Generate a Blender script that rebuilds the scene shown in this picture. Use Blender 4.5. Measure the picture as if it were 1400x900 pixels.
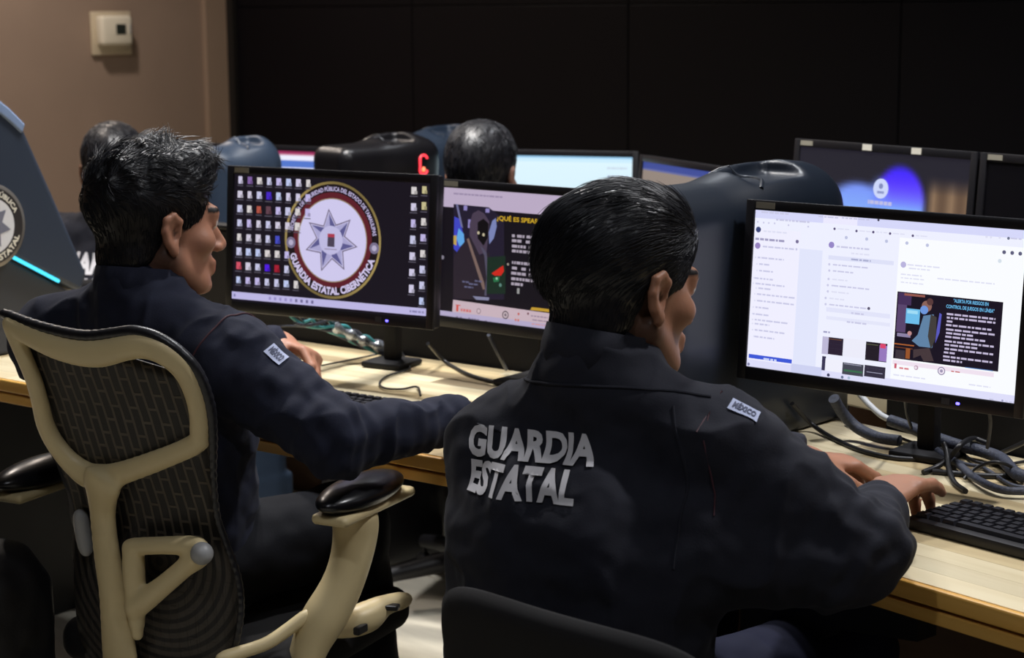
import bpy, bmesh, math, random
import numpy as np
from mathutils import Matrix, Vector
from mathutils.bvhtree import BVHTree

# ------------------------------------------------------------------ clear
for _o in list(bpy.data.objects):
    bpy.data.objects.remove(_o)
SC = bpy.context.scene
COL = SC.collection
random.seed(7)
RNG = np.random.default_rng(11)
PI = math.pi

# ------------------------------------------------------------------ camera
F_PX = 2500.0                       # focal length in pixels of a 1400 px wide frame
CAM_H = 1.49
PITCH = math.atan(440 / F_PX)
ROLL = math.radians(-0.4)
fw = Vector((0, math.cos(PITCH), -math.sin(PITCH)))
up0 = Vector((0, math.sin(PITCH), math.cos(PITCH)))
rt0 = Vector((1, 0, 0))
rt = rt0 * math.cos(ROLL) + up0 * math.sin(ROLL)
up = up0 * math.cos(ROLL) - rt0 * math.sin(ROLL)
cam_d = bpy.data.cameras.new('camera')
cam = bpy.data.objects.new('camera', cam_d)
COL.objects.link(cam)
cam_d.sensor_width = 36.0
cam_d.lens = F_PX * 36.0 / 1400.0
cam_d.clip_start = 0.05
cam.matrix_world = Matrix(((rt.x, up.x, -fw.x, 0), (rt.y, up.y, -fw.y, 0), (rt.z, up.z, -fw.z, CAM_H), (0, 0, 0, 1)))
cam_d.dof.use_dof = True
cam_d.dof.focus_distance = 2.75
cam_d.dof.aperture_fstop = 7.0
SC.camera = cam

# ------------------------------------------------------------------ world, view
W = bpy.data.worlds.new('world')
SC.world = W
W.use_nodes = True
W.node_tree.nodes['Background'].inputs[0].default_value = (0.55, 0.6, 0.8, 1)
W.node_tree.nodes['Background'].inputs[1].default_value = 0.02
SC.view_settings.view_transform = 'Standard'
SC.view_settings.look = 'None'
SC.view_settings.exposure = 0.0
SC.view_settings.gamma = 1.0
SC.view_settings.use_curve_mapping = False

# ceiling light spots: (x, y, power W, colour, spread deg); the fixtures are built further down
LIGHT_SPOTS = [
    (-0.75, 4.05, 20.0, (0.97, 0.97, 1.0), 130),
    (0.35, 3.35, 14.0, (0.95, 0.97, 1.0), 130),
    (1.35, 2.65, 22.0, (0.97, 0.97, 1.0), 130),
    (0.45, 4.9, 8.0, (0.88, 0.93, 1.0), 130),
    (-0.35, 4.35, 20.0, (1.0, 0.96, 0.91), 110),
    (-1.9, 5.6, 24.0, (1.0, 0.88, 0.78), 140),
    (-1.75, 7.15, 24.0, (1.0, 0.86, 0.74), 150),
    (-0.6, 1.2, 7.0, (0.88, 0.92, 1.0), 150),
    (1.2, 0.8, 6.0, (0.88, 0.92, 1.0), 150),
]
LIGHT_GAIN = 1.0
CEIL_Z = 2.9

# ------------------------------------------------------------------ colour + materials
def lin(c):
    c = c / 255.0
    return c / 12.92 if c <= 0.04045 else ((c + 0.055) / 1.055) ** 2.4
def rgb(r, g, b):
    return (lin(r), lin(g), lin(b))
MATS = {}
def mat(name, col, rough=0.5, metal=0.0, spec=0.5, noise=None, bump=None, coat=0.0, sheen=0.0, stretch=None):
    """noise=(scale, amount) colour variation, bump=(scale, strength, distance)"""
    m = bpy.data.materials.new(name)
    m.use_nodes = True
    nt = m.node_tree
    b = nt.nodes['Principled BSDF']
    b.inputs['Base Color'].default_value = (*col, 1)
    b.inputs['Roughness'].default_value = rough
    b.inputs['Metallic'].default_value = metal
    b.inputs['Specular IOR Level'].default_value = spec
    b.inputs['Coat Weight'].default_value = coat
    b.inputs['Sheen Weight'].default_value = sheen
    if noise or bump:
        tc = nt.nodes.new('ShaderNodeTexCoord')
        mp = nt.nodes.new('ShaderNodeMapping')
        nt.links.new(tc.outputs['Object'], mp.inputs[0])
        if stretch:
            mp.inputs['Scale'].default_value = stretch
    if noise:
        n = nt.nodes.new('ShaderNodeTexNoise')
        n.inputs['Scale'].default_value = noise[0]
        n.inputs['Detail'].default_value = 5
        nt.links.new(mp.outputs[0], n.inputs['Vector'])
        r = nt.nodes.new('ShaderNodeMapRange')
        r.inputs['From Min'].default_value = 0.3
        r.inputs['From Max'].default_value = 0.7
        r.inputs['To Min'].default_value = 1 - noise[1]
        r.inputs['To Max'].default_value = 1 + noise[1]
        nt.links.new(n.outputs['Fac'], r.inputs['Value'])
        mx = nt.nodes.new('ShaderNodeVectorMath')
        mx.operation = 'SCALE'
        mx.inputs[0].default_value = col
        nt.links.new(r.outputs[0], mx.inputs['Scale'])
        nt.links.new(mx.outputs[0], b.inputs['Base Color'])
    if bump:
        n2 = nt.nodes.new('ShaderNodeTexNoise')
        n2.inputs['Scale'].default_value = bump[0]
        n2.inputs['Detail'].default_value = 3
        nt.links.new(mp.outputs[0], n2.inputs['Vector'])
        bp = nt.nodes.new('ShaderNodeBump')
        bp.inputs['Strength'].default_value = bump[1]
        bp.inputs['Distance'].default_value = bump[2] if len(bump) > 2 else 0.002
        nt.links.new(n2.outputs['Fac'], bp.inputs['Height'])
        nt.links.new(bp.outputs[0], b.inputs['Normal'])
    MATS[name] = m
    return m

def emit_mat(name, col, strength):
    m = bpy.data.materials.new(name)
    m.use_nodes = True
    b = m.node_tree.nodes['Principled BSDF']
    b.inputs['Base Color'].default_value = (0.01, 0.01, 0.01, 1)
    b.inputs['Emission Color'].default_value = (*col, 1)
    b.inputs['Emission Strength'].default_value = strength
    MATS[name] = m
    return m

def attr_mat(name, emission=None, rough=0.5, spec=0.5, bump=None, sss=0.0):
    """colour from the 'Col' attribute, as paint or as a lit screen"""
    m = bpy.data.materials.new(name)
    m.use_nodes = True
    nt = m.node_tree
    b = nt.nodes['Principled BSDF']
    a = nt.nodes.new('ShaderNodeAttribute')
    a.attribute_name = 'Col'
    b.inputs['Roughness'].default_value = rough
    b.inputs['Specular IOR Level'].default_value = spec
    if emission is None:
        nt.links.new(a.outputs['Color'], b.inputs['Base Color'])
        if sss:
            b.inputs['Subsurface Weight'].default_value = sss
            b.inputs['Subsurface Radius'].default_value = (0.010, 0.004, 0.002)
            b.inputs['Subsurface Scale'].default_value = 1.0
        if bump:
            n2 = nt.nodes.new('ShaderNodeTexNoise')
            n2.inputs['Scale'].default_value = bump[0]
            bp = nt.nodes.new('ShaderNodeBump')
            bp.inputs['Strength'].default_value = bump[1]
            bp.inputs['Distance'].default_value = 0.001
            tc = nt.nodes.new('ShaderNodeTexCoord')
            nt.links.new(tc.outputs['Object'], n2.inputs['Vector'])
            nt.links.new(n2.outputs['Fac'], bp.inputs['Height'])
            nt.links.new(bp.outputs[0], b.inputs['Normal'])
    else:
        b.inputs['Base Color'].default_value = (0.006, 0.006, 0.007, 1)
        nt.links.new(a.outputs['Color'], b.inputs['Emission Color'])
        b.inputs['Emission Strength'].default_value = emission
    MATS[name] = m
    return m

# ------------------------------------------------------------------ objects
def tag(o, label, cat, group=None):
    o['label'] = label
    o['category'] = cat
    if group:
        o['group'] = group
    return o
def thing(name, label, cat, loc=(0, 0, 0), rotz=0.0, group=None):
    o = bpy.data.objects.new(name, None)
    o.empty_display_size = 0.1
    COL.objects.link(o)
    o.matrix_world = Matrix.Translation(loc) @ Matrix.Rotation(rotz, 4, 'Z')
    return tag(o, label, cat, group)
def mesh_ob(name, V, Fc, material, parent=None, smooth=False, world=False, cols=None, loc=None):
    """one mesh object; V in the parent's frame, or in world space when world=True"""
    me = bpy.data.meshes.new(name)
    V = np.asarray(V, dtype=np.float64).reshape(-1, 3)
    if world and parent is not None:
        M = np.array(root_matrix(parent).inverted())
        V = V @ M[:3, :3].T + M[:3, 3]
    if isinstance(Fc, np.ndarray):
        Fc = Fc.tolist()
    me.from_pydata(V.tolist(), [], Fc)
    me.materials.append(material)
    if smooth:
        me.polygons.foreach_set('use_smooth', [True] * len(me.polygons))
    if cols is not None:                       # per-vertex linear colours
        at = me.color_attributes.new('Col', 'FLOAT_COLOR', 'POINT')
        c = np.ones((len(V), 4), dtype=np.float32)
        c[:, :3] = np.asarray(cols, dtype=np.float32)
        at.data.foreach_set('color', c.ravel())
    me.update()
    o = bpy.data.objects.new(name, me)
    COL.objects.link(o)
    if parent is not None:
        o.parent = parent
    if loc is not None:
        o.location = loc
    return o
def root_matrix(o):
    M = o.matrix_basis.copy()
    while o.parent is not None:
        o = o.parent
        M = o.matrix_basis @ M
    return M
def struct(o):
    o['kind'] = 'structure'
    return o

class MB:
    """collects simple solids into one mesh"""
    def __init__(self):
        self.v, self.f = [], []
    def add(self, V, Fc, M=None):
        b = len(self.v)
        for p in V:
            p = Vector(p)
            if M is not None:
                p = M @ p
            self.v.append(tuple(p))
        for f in Fc:
            self.f.append([i + b for i in f])
        return self
    def box(self, c, s, bevel=0.0, seg=2, M=None):
        bm = bmesh.new()
        bmesh.ops.create_cube(bm, size=1.0)
        for v in bm.verts:
            v.co = Vector((c[0] + v.co.x * s[0], c[1] + v.co.y * s[1], c[2] + v.co.z * s[2]))
        if bevel > 0:
            bmesh.ops.bevel(bm, geom=bm.edges[:], offset=bevel, segments=seg, affect='EDGES', profile=0.5)
        bm.verts.ensure_lookup_table()
        for i, v in enumerate(bm.verts):
            v.index = i
        self.add([v.co.copy() for v in bm.verts], [[v.index for v in f.verts] for f in bm.faces], M)
        bm.free()
        return self
    def tube(self, pts, r, n=8, cap=True, M=None):
        pts = [Vector(p) for p in pts]
        rs = r if hasattr(r, '__len__') else [r] * len(pts)
        V, Fc = [], []
        prev = None
        for i, p in enumerate(pts):
            t = (pts[min(i + 1, len(pts) - 1)] - pts[max(i - 1, 0)])
            t = t.normalized() if t.length > 1e-9 else Vector((0, 0, 1))
            a = prev if prev is not None else (Vector((0, 0, 1)) if abs(t.z) < 0.9 else Vector((1, 0, 0)))
            x = (a - t * a.dot(t))
            x = x.normalized() if x.length > 1e-6 else t.orthogonal().normalized()
            prev = x
            y = t.cross(x)
            for k in range(n):
                an = 2 * PI * k / n
                V.append(p + (x * math.cos(an) + y * math.sin(an)) * rs[i])
        for i in range(len(pts) - 1):
            for k in range(n):
                k2 = (k + 1) % n
                Fc.append([i * n + k, i * n + k2, (i + 1) * n + k2, (i + 1) * n + k])
        if cap:
            Fc.append([k for k in range(n)][::-1])
            Fc.append([(len(pts) - 1) * n + k for k in range(n)])
        return self.add(V, Fc, M)
    def lathe(self, prof, n=24, M=None):
        """profile of (r, z) turned about z"""
        V, Fc = [], []
        for r, z in prof:
            for k in range(n):
                an = 2 * PI * k / n
                V.append((r * math.cos(an), r * math.sin(an), z))
        for i in range(len(prof) - 1):
            for k in range(n):
                k2 = (k + 1) % n
                Fc.append([i * n + k, i * n + k2, (i + 1) * n + k2, (i + 1) * n + k])
        Fc.append([k for k in range(n)][::-1])
        Fc.append([(len(prof) - 1) * n + k for k in range(n)])
        return self.add(V, Fc, M)
    def prism(self, poly, z0, z1, M=None):
        n = len(poly)
        V = [(p[0], p[1], z0) for p in poly] + [(p[0], p[1], z1) for p in poly]
        Fc = [list(range(n))[::-1], list(range(n, 2 * n))]
        for i in range(n):
            j = (i + 1) % n
            Fc.append([i, j, n + j, n + i])
        return self.add(V, Fc, M)
    def build(self, name, material, parent=None, smooth=False, world=False):
        o = mesh_ob(name, self.v, self.f, material, parent, smooth, world)
        if smooth:
            auto_smooth(o)
        return o
def auto_smooth(o, ang=40):
    me = o.data
    bm = bmesh.new()
    bm.from_mesh(me)
    lim = math.radians(ang)
    for e in bm.edges:
        if len(e.link_faces) == 2:
            e.smooth = e.calc_face_angle(0) < lim
    bm.to_mesh(me)
    bm.free()
def spline(pts, n=8):
    """Catmull-Rom through points"""
    P = [Vector(p) for p in pts]
    if len(P) < 3:
        return [P[0].lerp(P[-1], i / n) for i in range(n + 1)]
    out = []
    Q = [P[0] * 2 - P[1]] + P + [P[-1] * 2 - P[-2]]
    for i in range(1, len(Q) - 2):
        a, b, c, d = Q[i - 1], Q[i], Q[i + 1], Q[i + 2]
        for k in range(n):
            t = k / n
            out.append(0.5 * ((2 * b) + (c - a) * t + (2 * a - 5 * b + 4 * c - d) * t * t + (3 * b - a - 3 * c + d) * t ** 3))
    out.append(P[-1])
    return out

# ------------------------------------------------------------------ text outlines
_TXT = {}
def text_mesh(s, bold=0.0, shear=0.0):
    """triangles of a word, height of capitals = about 0.7, origin left baseline"""
    key = (s, bold, shear)
    if key not in _TXT:
        c = bpy.data.curves.new('lettering', 'FONT')
        c.body = s
        c.size = 1.0
        c.offset = bold
        c.shear = shear
        c.resolution_u = 3
        o = bpy.data.objects.new('lettering', c)
        COL.objects.link(o)
        dg = bpy.context.evaluated_depsgraph_get()
        me = o.evaluated_get(dg).to_mesh()
        me.calc_loop_triangles()
        V = [(v.co.x, v.co.y) for v in me.vertices]
        T = [tuple(t.vertices) for t in me.loop_triangles]
        o.evaluated_get(dg).to_mesh_clear()
        bpy.data.objects.remove(o)
        bpy.data.curves.remove(c)
        _TXT[key] = (V, T)
    return _TXT[key]

# ------------------------------------------------------------------ signed-distance modelling
class Grid:
    def __init__(self, lo, hi, h):
        self.lo = np.array(lo, dtype=np.float32)
        self.h = h
        n = np.ceil((np.array(hi) - np.array(lo)) / h).astype(int) + 1
        self.n = n
        self.ax = [self.lo[i] + h * np.arange(n[i], dtype=np.float32) for i in range(3)]
        self.f = np.full(tuple(n), 0.5, dtype=np.float32)
    def _sl(self, lo, hi):
        a = np.maximum(np.floor((np.array(lo) - self.lo) / self.h).astype(int), 0)
        b = np.minimum(np.ceil((np.array(hi) - self.lo) / self.h).astype(int) + 1, self.n)
        if np.any(b <= a):
            return None
        return tuple(slice(int(a[i]), int(b[i])) for i in range(3))
    def put(self, prim, k=0.015, op='u'):
        fn, lo, hi = prim
        m = max(k * 1.6, 3 * self.h)
        sl = self._sl(np.array(lo) - m, np.array(hi) + m)
        if sl is None:
            return self
        X = self.ax[0][sl[0]][:, None, None]
        Y = self.ax[1][sl[1]][None, :, None]
        Z = self.ax[2][sl[2]][None, None, :]
        d = fn(X, Y, Z).astype(np.float32)
        a = self.f[sl]
        if op == 'u':
            hh = np.clip(0.5 + 0.5 * (d - a) / k, 0, 1)
            self.f[sl] = d * (1 - hh) + a * hh - k * hh * (1 - hh)
        else:                                  # smooth subtraction
            d = -d
            hh = np.clip(0.5 - 0.5 * (d - a) / k, 0, 1)
            self.f[sl] = d * (1 - hh) + a * hh + k * hh * (1 - hh)
        return self
    def mesh(self):
        return surface_nets(self.f, self.lo, self.h)
def _v(p):
    return np.array(p, dtype=np.float32)
def cap(a, b, ra, rb=None, cut=False):
    """tapered round-ended rod; cut=True squares off the b end"""
    rb = ra if rb is None else rb
    a, b = _v(a), _v(b)
    ba = b - a
    L2 = float(ba @ ba) + 1e-12
    L = math.sqrt(L2)
    def fn(X, Y, Z):
        px, py, pz = X - a[0], Y - a[1], Z - a[2]
        tt = (px * ba[0] + py * ba[1] + pz * ba[2]) / L2
        t = np.clip(tt, 0, 1)
        d = np.sqrt((px - t * ba[0]) ** 2 + (py - t * ba[1]) ** 2 + (pz - t * ba[2]) ** 2) - (ra + (rb - ra) * t)
        if cut:
            d = np.maximum(d, (tt - 1) * L)
        return d
    r = max(ra, rb)
    return fn, np.minimum(a, b) - r, np.maximum(a, b) + r
def ecap(a, b, e1, ra, rb, cut=False):
    """rod of elliptic section: e1 = first axis, ra/rb = (along e1, across) at the ends"""
    a, b = _v(a), _v(b)
    ba = b - a
    L = float(np.linalg.norm(ba)) + 1e-9
    t3 = ba / L
    e1 = _v(e1)
    e1 = e1 - t3 * float(e1 @ t3)
    e1 = e1 / np.linalg.norm(e1)
    e2 = np.cross(t3, e1)
    def fn(X, Y, Z):
        px, py, pz = X - a[0], Y - a[1], Z - a[2]
        s = px * t3[0] + py * t3[1] + pz * t3[2]
        q1 = px * e1[0] + py * e1[1] + pz * e1[2]
        q2 = px * e2[0] + py * e2[1] + pz * e2[2]
        t = np.clip(s / L, 0, 1)
        r1 = ra[0] + (rb[0] - ra[0]) * t
        r2 = ra[1] + (rb[1] - ra[1]) * t
        m = np.minimum(r1, r2)
        o = (s - t * L) / m
        A, B = q1 / r1, q2 / r2
        k0 = np.sqrt(A * A + B * B + o * o) + 1e-6
        k1 = np.sqrt((A / r1) ** 2 + (B / r2) ** 2 + (o / m) ** 2) + 1e-6
        d = k0 * (k0 - 1) / k1
        if cut:
            d = np.maximum(d, s - L)
        return d
    r = max(*ra, *rb)
    return fn, np.minimum(a, b) - r, np.maximum(a, b) + r
def ell(c, r, R=None):
    """ellipsoid; R = 3x3 with the axes as columns"""
    c = _v(c)
    r = _v(r)
    R = np.eye(3, dtype=np.float32) if R is None else np.array(R, dtype=np.float32)
    def fn(X, Y, Z):
        px, py, pz = X - c[0], Y - c[1], Z - c[2]
        k0 = k1 = 0
        for i in range(3):
            q = (px * R[0, i] + py * R[1, i] + pz * R[2, i]) / r[i]
            k0 = k0 + q * q
            k1 = k1 + (q / r[i]) ** 2
        k0 = np.sqrt(k0) + 1e-6
        k1 = np.sqrt(k1) + 1e-6
        return k0 * (k0 - 1) / k1
    e = np.sqrt((np.abs(R) ** 2) @ (r ** 2))
    return fn, c - e, c + e
def rbox(c, half, rad, R=None):
    """rounded box"""
    c = _v(c)
    half = _v(half)
    R = np.eye(3, dtype=np.float32) if R is None else np.array(R, dtype=np.float32)
    def fn(X, Y, Z):
        px, py, pz = X - c[0], Y - c[1], Z - c[2]
        q = [np.abs(px * R[0, i] + py * R[1, i] + pz * R[2, i]) - (half[i] - rad) for i in range(3)]
        out = np.sqrt(np.maximum(q[0], 0) ** 2 + np.maximum(q[1], 0) ** 2 + np.maximum(q[2], 0) ** 2)
        return out + np.minimum(np.maximum(np.maximum(q[0], q[1]), q[2]), 0) - rad
    e = np.abs(R) @ half
    return fn, c - e, c + e
def halfspace(p0, n, lo, hi):
    """solid on the side n points to"""
    p0 = _v(p0)
    n = _v(n)
    n = n / np.linalg.norm(n)
    def fn(X, Y, Z):
        return -((X - p0[0]) * n[0] + (Y - p0[1]) * n[1] + (Z - p0[2]) * n[2])
    return fn, _v(lo), _v(hi)
def surface_nets(f, lo, h):
    s = f < 0
    n = f.shape
    cnt = np.zeros((n[0] - 1, n[1] - 1, n[2] - 1), dtype=np.uint8)
    for i in (0, 1):
        for j in (0, 1):
            for k in (0, 1):
                cnt += s[i:n[0] - 1 + i, j:n[1] - 1 + j, k:n[2] - 1 + k]
    mixed = (cnt > 0) & (cnt < 8)
    I, J, K = np.nonzero(mixed)
    idx = np.full(mixed.shape, -1, dtype=np.int64)
    idx[I, J, K] = np.arange(len(I))
    pos = np.zeros((len(I), 3), dtype=np.float64)
    num = np.zeros(len(I))
    cs = [(0, 0, 0), (1, 0, 0), (0, 1, 0), (1, 1, 0), (0, 0, 1), (1, 0, 1), (0, 1, 1), (1, 1, 1)]
    val = [f[I + c[0], J + c[1], K + c[2]] for c in cs]
    for a in range(8):
        for b in range(a + 1, 8):
            if sum(abs(cs[a][q] - cs[b][q]) for q in range(3)) != 1:
                continue
            va, vb = val[a], val[b]
            m = (va < 0) != (vb < 0)
            t = np.where(m, va / np.where(m, va - vb, 1), 0)
            for q in range(3):
                pos[:, q] += np.where(m, cs[a][q] + t * (cs[b][q] - cs[a][q]), 0)
            num += m
    pos /= num[:, None]
    V = np.stack([I, J, K], 1) + pos
    V = V * h + np.asarray(lo)
    Q = []
    for ax in range(3):
        sa = np.moveaxis(s, ax, 0)
        ia = np.moveaxis(idx, ax, 0)
        ch = sa[:-1, 1:-1, 1:-1] != sa[1:, 1:-1, 1:-1]
        i, j, k = np.nonzero(ch)
        q = np.stack([ia[i, j, k], ia[i, j + 1, k], ia[i, j + 1, k + 1], ia[i, j, k + 1]], 1)
        flip = sa[i, j + 1, k + 1]
        if ax == 1:
            flip = ~flip
        q[~flip] = q[~flip][:, ::-1]
        Q.append(q)
    Q = np.concatenate(Q)
    Q = Q[(Q >= 0).all(1)]
    return V, Q
def vnormals(V, Q):
    N = np.zeros_like(V)
    a, b, c, d = (V[Q[:, i]] for i in range(4))
    fn = np.cross(c - a, d - b)
    for i in range(4):
        np.add.at(N, Q[:, i], fn)
    return N / (np.linalg.norm(N, axis=1)[:, None] + 1e-12)
_LAT = RNG.random((32, 32, 32)).astype(np.float32)
def vnoise(P, scale):
    """value noise in -1..1"""
    p = np.asarray(P) * scale + 100.0
    i = np.floor(p).astype(int)
    t = p - i
    t = t * t * (3 - 2 * t)
    out = 0
    for a in (0, 1):
        for b in (0, 1):
            for c in (0, 1):
                w = (t[:, 0] if a else 1 - t[:, 0]) * (t[:, 1] if b else 1 - t[:, 1]) * (t[:, 2] if c else 1 - t[:, 2])
                out = out + w * _LAT[(i[:, 0] + a) % 32, (i[:, 1] + b) % 32, (i[:, 2] + c) % 32]
    return out * 2 - 1
def bvh_of(V, Q):
    return BVHTree.FromPolygons([tuple(p) for p in V.tolist()], [tuple(q) for q in Q.tolist()])
def conform(pts, org, ex, ey, d, bvh, off=0.0015, reach=0.35):
    """lay plane points (x, y) on a body: cast along d from outside"""
    org, ex, ey, d = Vector(org), Vector(ex), Vector(ey), Vector(d).normalized()
    out = []
    for x, y in pts:
        p = org + ex * x + ey * y
        hit = bvh.ray_cast(p - d * reach, d, reach * 2)
        if hit[0] is None:
            hit = bvh.find_nearest(p)
        nn = hit[1] if hit[1].dot(d) < 0 else -hit[1]
        out.append(tuple(hit[0] + nn * off))
    return out

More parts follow.
